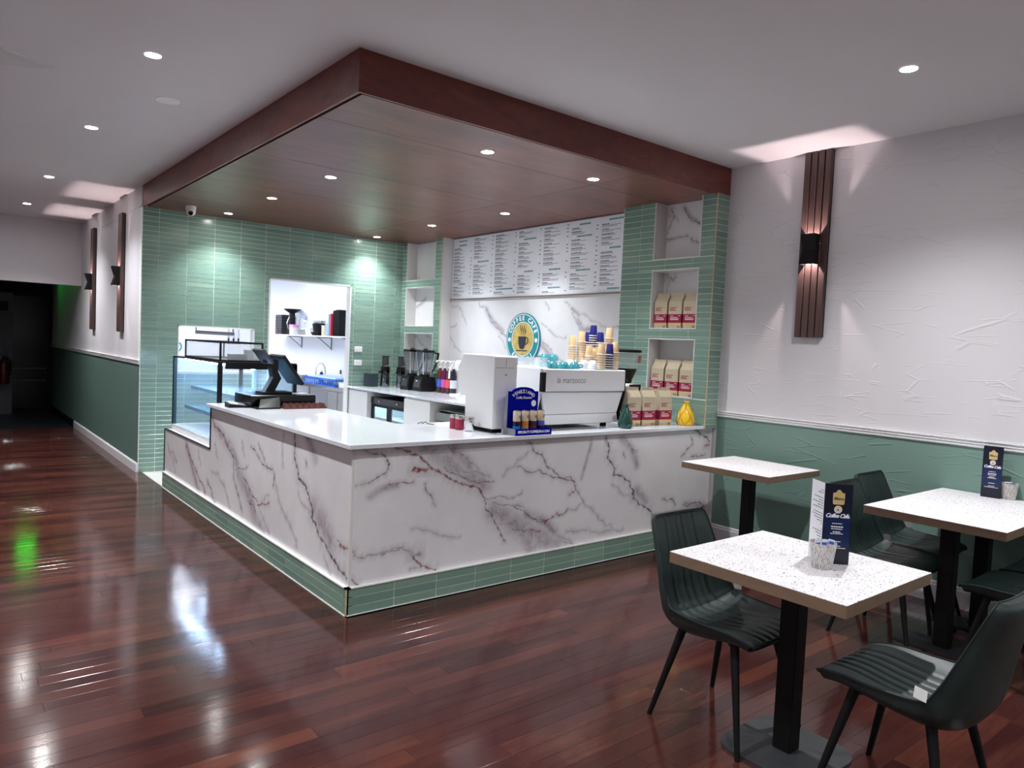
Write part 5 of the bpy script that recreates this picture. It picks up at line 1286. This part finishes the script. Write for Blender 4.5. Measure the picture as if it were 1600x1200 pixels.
def vase(loc, r, h, m, lm, label):
    t = thing('vase', label, 'vase', (0, 0, 0))
    obj('vase_body', MB().lathe([(r*.8, 0), (r*.95, h*.06), (r, h*.2), (r*.96, h*.36), (r*.82, h*.54), (r*.6, h*.7), (r*.42, h*.81), (r*.33, h*.87), (r*.33, h*.93), (r*.44, h*.99), (r*.36, h), (r*.28, h*.9)], 20), m, t, True)
    for k in range(5):
        for s in (-1, 1):
            pts = []
            for q_ in np.linspace(.03, .85, 12):
                rr = np.interp(q_, [0, .06, .2, .36, .54, .7, .81, .87], [.8, .95, 1, .96, .82, .6, .42, .33])*r*1.01; a = 2*math.pi*(k/5) + s*q_*1.6
                pts.append((rr*math.cos(a), rr*math.sin(a), q_*h))
            obj('lattice_line', MB().tube(pts, .0022, 5), lm, t)
    t.location = loc
vase((2.415, .10, 1.0), .056, .19, M['green_vase'], M['piping'], 'dark green faceted vase beside the coffee machine')
vase((3.155, .085, 1.0), .076, .205, M['yellow_vase'], M['brown_line'], 'yellow faceted vase with brown lattice at the counter end')

# ------------------------------------------------------------------ kitchen seen through the doorway
sh = thing('kitchen_shelf', 'long white shelf on the kitchen wall seen through the doorway', 'shelf', (3.3, 8.2, 1.63))
obj('board', MB().box(3.13, 3.434, 6.3, 9.72, 1.63, 1.652), M['white_metal'], sh)
for y_ in (6.75, 7.7, 8.95):
    b = obj('bracket', MB().box(3.42, 3.434, y_-.01, y_+.01, 1.42, 1.63).box(3.16, 3.434, y_-.008, y_+.008, 1.615, 1.63), M['grey'], sh)
    obj('brace', MB().tube([(3.428, y_, 1.44), (3.2, y_, 1.615)], .008, 6), M['grey'], b)
SZ = 1.6525
def bx(name, label, cat, x, y_, z, w, d, h, m, lid=None, lm=None, extra=None, rb=.006):
    t = thing(name, label, cat, (x, y_, z))
    obj('body', MB().rbox(x-w/2, x+w/2, y_-d/2, y_+d/2, z, z+h, rb), m, t)
    if lid: obj('lid', MB().rbox(x-w/2-.004, x+w/2+.004, y_-d/2-.004, y_+d/2+.004, z+h, z+h+lid, .003), lm or m, t)
    if extra: extra(t)
    return t
def stackx(t):
    for k in range(6): obj('tub_rim', MB().box(3.155, 3.405, 9.255, 9.565, SZ+.05+k*.05, SZ+.056+k*.05), M['black'], t)
    obj('red_sticker', MB().box(3.153, 3.158, 9.42, 9.52, SZ+.03, SZ+.1), M['maroon_can'], t)
bx('container_stack', 'tall grey and black stack of tubs at the far end of the kitchen shelf', 'containers', 3.28, 9.41, SZ, .24, .30, .36, M['dark_grey'], extra=stackx)
fn = thing('funnel_jug', 'black jug with flared top on the kitchen shelf', 'jug', (3.28, 9.06, SZ))
obj('body', MB().lathe([(.08, 0), (.075, .1), (.05, .2), (.055, .33)], 20, (3.28, 9.06, SZ)), M['black'], fn, True); obj('flared_top', MB().lathe([(.05, .33), (.05, .39), (.15, .45), (.15, .465)], 20, (3.28, 9.06, SZ)), M['black'], fn, True); obj('handle', MB().tube([(3.2, 9.02, SZ+.1), (3.16, 9.0, SZ+.2), (3.22, 9.04, SZ+.32)], .01), M['steel'], fn)
bx('clear_jug', 'tall clear jug standing on the kitchen shelf', 'jug', 3.33, 8.80, SZ, .1, .12, .36, M['acrylic'], .02, M['pale_blue'])
bx('pink_tub', 'white tub with a pink lid on the kitchen shelf', 'tub', 3.21, 8.80, SZ, .1, .16, .13, M['white_plastic'], .05, M['pink_plastic'])
def oval(name, label, cat, x, y_, z, rx, ry, h, m):
    t = thing(name, label, cat, (x, y_, z)); P = [(math.cos(a), math.sin(a)) for a in np.linspace(0, 2*math.pi, 28, endpoint=False)]
    obj('bowl', MB().hull([(x+rx*.8*a, y_+ry*.85*b, z) for a, b in P] + [(x+rx*a, y_+ry*b, z+h) for a, b in P]), m, t)
    obj('rim', MB().tube([(x+rx*a, y_+ry*b, z+h) for a, b in P], .005, 6, True), m, t); return t
oval('roasting_pan', 'oval steel pan on the kitchen shelf behind the pink tub', 'pan', 3.27, 8.48, SZ, .12, .17, .10, M['steel'])
oval('white_bowl', 'white bowl on the kitchen shelf between the pans', 'bowl', 3.27, 8.16, SZ, .11, .13, .12, M['white_gloss'])
pn = oval('frying_pan', 'black frying pan under other pans on the kitchen shelf', 'pan', 3.27, 7.86, SZ, .13, .15, .05, M['black']); obj('handle', MB().tube([(3.2, 7.74, SZ+.05), (3.1, 7.6, SZ+.08)], .012), M['black'], pn)
pn = oval('saucepan', 'black saucepan stacked on the frying pan on the shelf', 'pan', 3.27, 7.86, SZ+.056, .11, .12, .14, M['black']); obj('handle', MB().tube([(3.2, 7.95, SZ+.19), (3.12, 8.12, SZ+.24)], .011), M['steel'], pn)
pn = oval('steel_pan', 'shiny steel pan with long handles on top of the saucepan', 'pan', 3.27, 7.86, SZ+.203, .11, .13, .045, M['chrome']); obj('handle', MB().tube([(3.2, 7.75, SZ+.24), (3.12, 7.52, SZ+.23)], .01), M['steel'], pn)
bx('cream_tub', 'cream tub on the kitchen shelf beside the blue cup', 'tub', 3.26, 7.57, SZ, .1, .12, .16, M['cream_can'], .01, M['white_plastic'])
lathe_thing('blue_cup', 'blue plastic cup on the kitchen shelf', 'cup', None, [('cup_wall', [(.05, 0), (.062, .2), (.06, .2), (.048, .01)], M['pale_blue'])], (3.24, 7.40, SZ))
bx('purple_board', 'thin mauve chopping board upright on the kitchen shelf', 'chopping board', 3.28, 7.255, SZ, .24, .02, .35, M['pale_blue'])
bx('red_board', 'red chopping board upright on the kitchen shelf', 'chopping board', 3.28, 7.18, SZ, .24, .03, .36, M['red'])
for i, (y_, h) in enumerate(((7.07, .41), (6.99, .42), (6.91, .42))):
    bx('black_tray', 'black tray upright on the kitchen shelf, %s' % ('beside the red board', 'middle one of three', 'nearest the door frame')[i], 'tray', 3.28, y_, SZ, .26, .045, h, M['black'], rb=.02)
# steel bench
kb = thing('steel_bench', 'stainless steel kitchen bench with sink below the shelf', 'bench', (3.1, 7.6, .0015))
obj('top', MB().box(2.80, 3.42, 5.75, 9.6, .84, .885), M['steel'], kb); obj('upstand', MB().box(3.40, 3.42, 5.75, 9.6, .885, .95), M['steel'], kb)
obj('cupboard', MB().box(2.84, 3.4, 5.78, 6.5, .1, .84), M['steel'], kb); obj('cupboard_door', MB().rbox(2.825, 2.84, 5.8, 6.13, .12, .82, .003), M['steel'], kb); obj('cupboard_door', MB().rbox(2.825, 2.84, 6.15, 6.48, .12, .82, .003), M['steel'], kb)
for x in (2.84, 3.36):
    for y_ in (5.8, 7.2, 8.4, 9.55): obj('leg', MB().cyl((x, y_, .0015), (x, y_, .84), .02), M['steel'], kb)
obj('undershelf', MB().box(2.84, 3.38, 6.5, 9.58, .25, .27), M['steel'], kb)
tp_ = thing('sink_tap', 'tall gooseneck spray tap over the kitchen sink', 'tap', (3.3, 7.62, .886))
obj('stem', MB().tube([(3.3, 7.62, .886), (3.3, 7.62, 1.06)] + [(3.3-.065*(1-math.cos(a)), 7.62+.04*(1-math.cos(a)), 1.06+.13*math.sin(a)) for a in np.linspace(.2, math.pi, 12)] + [(3.17, 7.70, .98)], .008, 8), M['chrome'], tp_, True); obj('spray_head', MB().cyl((3.17, 7.70, .99), (3.17, 7.70, .93), .018), M['dark_grey'], tp_)
lathe_thing('detergent_bottle', 'white bottle with dark trigger on the kitchen bench', 'bottle', None, [('bottle_body', [(.035, 0), (.037, .01), (.037, .12), (.015, .16)], M['white_plastic']), ('trigger', [(.015, .16), (.018, .2), (.01, .23)], M['dark_grey'])], (3.28, 7.0, .886))
lathe_thing('navy_bottle', 'dark blue bottle beside the kitchen tap', 'bottle', None, [('bottle_body', [(.03, 0), (.032, .01), (.032, .14), (.012, .17)], M['cup_blue']), ('cap', [(.014, .17), (.014, .2)], M['white_plastic'])], (3.2, 7.55, .886))
def rack(label, y0, y1, x0, x1, m):
    t = thing('dish_rack', label, 'dish rack', ((x0+x1)/2, (y0+y1)/2, .886), 'plastic dish racks'); z = .886; h = .10; f = MB()
    f.box(x0, x1, y0, y1, z, z+.012).box(x0, x0+.012, y0, y1, z+.085, z+h).box(x1-.012, x1, y0, y1, z+.085, z+h).box(x0+.012, x1-.012, y0, y0+.012, z+.085, z+h).box(x0+.012, x1-.012, y1-.012, y1, z+.085, z+h)
    obj('frame', f, m, t)
    n = 7
    for k in range(n+1):
        y_ = y0+.006+(y1-y0-.012)*k/n
        obj('upright', MB().box(x0, x0+.010, y_-.006, y_+.006, z+.012, z+.085), m, t); obj('upright', MB().box(x1-.010, x1, y_-.006, y_+.006, z+.012, z+.085), m, t)
rack('bright blue dish rack on the kitchen bench, nearer the door', 6.25, 6.85, 2.83, 3.15, M['blue_plastic']); rack('bright blue dish rack on the kitchen bench, farther one', 6.9, 7.42, 2.83, 3.15, M['blue_plastic'])
bx('pale_blue_tray', 'pale blue tray lying across the dish racks', 'tray', 3.0, 6.75, .9865, .34, 1.0, .035, M['pale_blue'], rb=.012)
bx('white_tub', 'white plastic tub on the kitchen bench by the door frame', 'tub', 2.97, 5.97, .886, .22, .42, .075, M['white_plastic'], .006, M['white_gloss'])
bx('steel_appliance', 'grey metal kitchen appliance behind the till screen', 'appliance', 2.56, 7.75, .0015, .4, .5, 1.02, M['grey'], .02, M['steel'])
oval('drained_pan', 'steel pan drying on the kitchen bench beyond the racks', 'pan', 3.05, 8.1, .886, .12, .16, .09, M['chrome'])
# pass-through fittings
dr = thing('docket_rail', 'grey metal docket rail hanging in the kitchen serving window', 'rail', (.8, 5.2, 1.6))
obj('rail', MB().cyl((.56, 5.2, 1.612), (1.0, 5.2, 1.606), .022, n=14), M['grey'], dr, True)
for x in (.565, .99): obj('hanger', MB().cyl((x, 5.2, 1.63), (x, 5.2, 1.669), .006), M['dark_grey'], dr)
for i in range(3):
    y_ = 11.56; x = 2.95+i*.1
    t = thing('kitchen_knife', 'kitchen knife on the far kitchen wall seen through the serving window, %s' % ('left one', 'middle one', 'right one')[i], 'knife', (x, 11.57, 1.5), 'knives on the kitchen wall')
    obj('blade', MB().prism([(-.012, .05), (.02, .05), (.02, .22), (-.012, .3)], (x, 11.585, 1.48), (1, 0, 0), (0, 0, 1), (0, .003, 0)), M['chrome'], t); obj('handle', MB().box(x-.012, x+.016, 11.575, 11.592, 1.41, 1.53), M['black'], t)
rg = obj('green_ring', MB().tube([(1.95+.09*math.cos(a), 11.585, 1.32+.09*math.sin(a)) for a in np.linspace(0, 2*math.pi, 24, endpoint=False)], .014, 8, True), M['teal_sign'], smooth=True, loc=(1.95, 11.585, 1.32)); tag(rg, 'green ring on the far kitchen wall seen through the serving window', 'ring')
for y_ in (6.6, 8.6, 10.4):
    t = thing('ceiling_light_panel', 'bright flat light panel on the kitchen ceiling, %s' % {6.6: 'nearest the doorway', 8.6: 'middle one', 10.4: 'farthest'}[y_], 'ceiling light', (1.8, y_, 2.8), 'kitchen light panels')
    obj('frame', MB().box(1.15, 2.45, y_-.17, y_+.17, 2.785, 2.8), M['white_metal'], t); obj('diffuser', MB().box(1.17, 2.43, y_-.15, y_+.15, 2.78, 2.785), M['kitchen_panel'], t)

# ------------------------------------------------------------------ dark corridor end
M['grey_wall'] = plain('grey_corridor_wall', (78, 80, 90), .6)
gd = struct('door_2', MB().box(-1.0, -.93, 12.5, 12.59, 0, 2.25).box(-.12, -.06, 12.5, 12.59, 0, 2.25).box(-.93, -.12, 12.5, 12.59, 2.15, 2.25), M['black'])
obj('dark_pane', MB().box(-.93, -.12, 12.54, 12.55, .05, 2.15), M['black_gloss'], gd)
for z in (.80, .58): obj('push_bar', MB().cyl((-.9, 12.49, z), (-.14, 12.49, z), .012, n=8), M['steel'], gd)
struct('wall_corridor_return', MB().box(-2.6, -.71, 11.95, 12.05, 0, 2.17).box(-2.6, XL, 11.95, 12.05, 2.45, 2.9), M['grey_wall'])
fe = thing('fire_extinguisher', 'dark red fire extinguisher hanging in the dim corridor', 'fire extinguisher', (-.84, 11.86, .55))
obj('cylinder', MB().lathe([(.07, 0), (.078, .02), (.078, .36), (.05, .42), (.025, .44)], 20, (-.84, 11.86, .55)), plain('fire_red', (84, 14, 18), .35), fe, True); obj('valve', MB().box(-.86, -.80, 11.84, 11.88, .99, 1.05), M['black'], fe); obj('hose', MB().tube([(-.80, 11.86, 1.02), (-.74, 11.85, .95), (-.75, 11.86, .7)], .01), M['black'], fe); obj('wall_hook', MB().box(-.86, -.82, 11.88, 11.95, .9, .95), M['steel'], fe)
ns = obj('notice_plate', MB().rbox(-.90, -.78, 11.935, 11.949, 1.85, 2.02, .003), M['charcoal_paint'], loc=(-.84, 11.94, 1.85)); tag(ns, 'small dark notice on the dim corridor wall above the extinguisher', 'notice')
ex = thing('exit_sign', 'green lit exit sign hidden above the corridor opening', 'exit sign', (-.48, 11.94, 2.5))
obj('case', MB().rbox(-.62, -.34, 11.90, 11.949, 2.49, 2.63, .005), M['white_plastic'], ex); obj('lit_face', MB().box(-.61, -.35, 11.895, 11.90, 2.5, 2.62), M['exit_green'], ex)
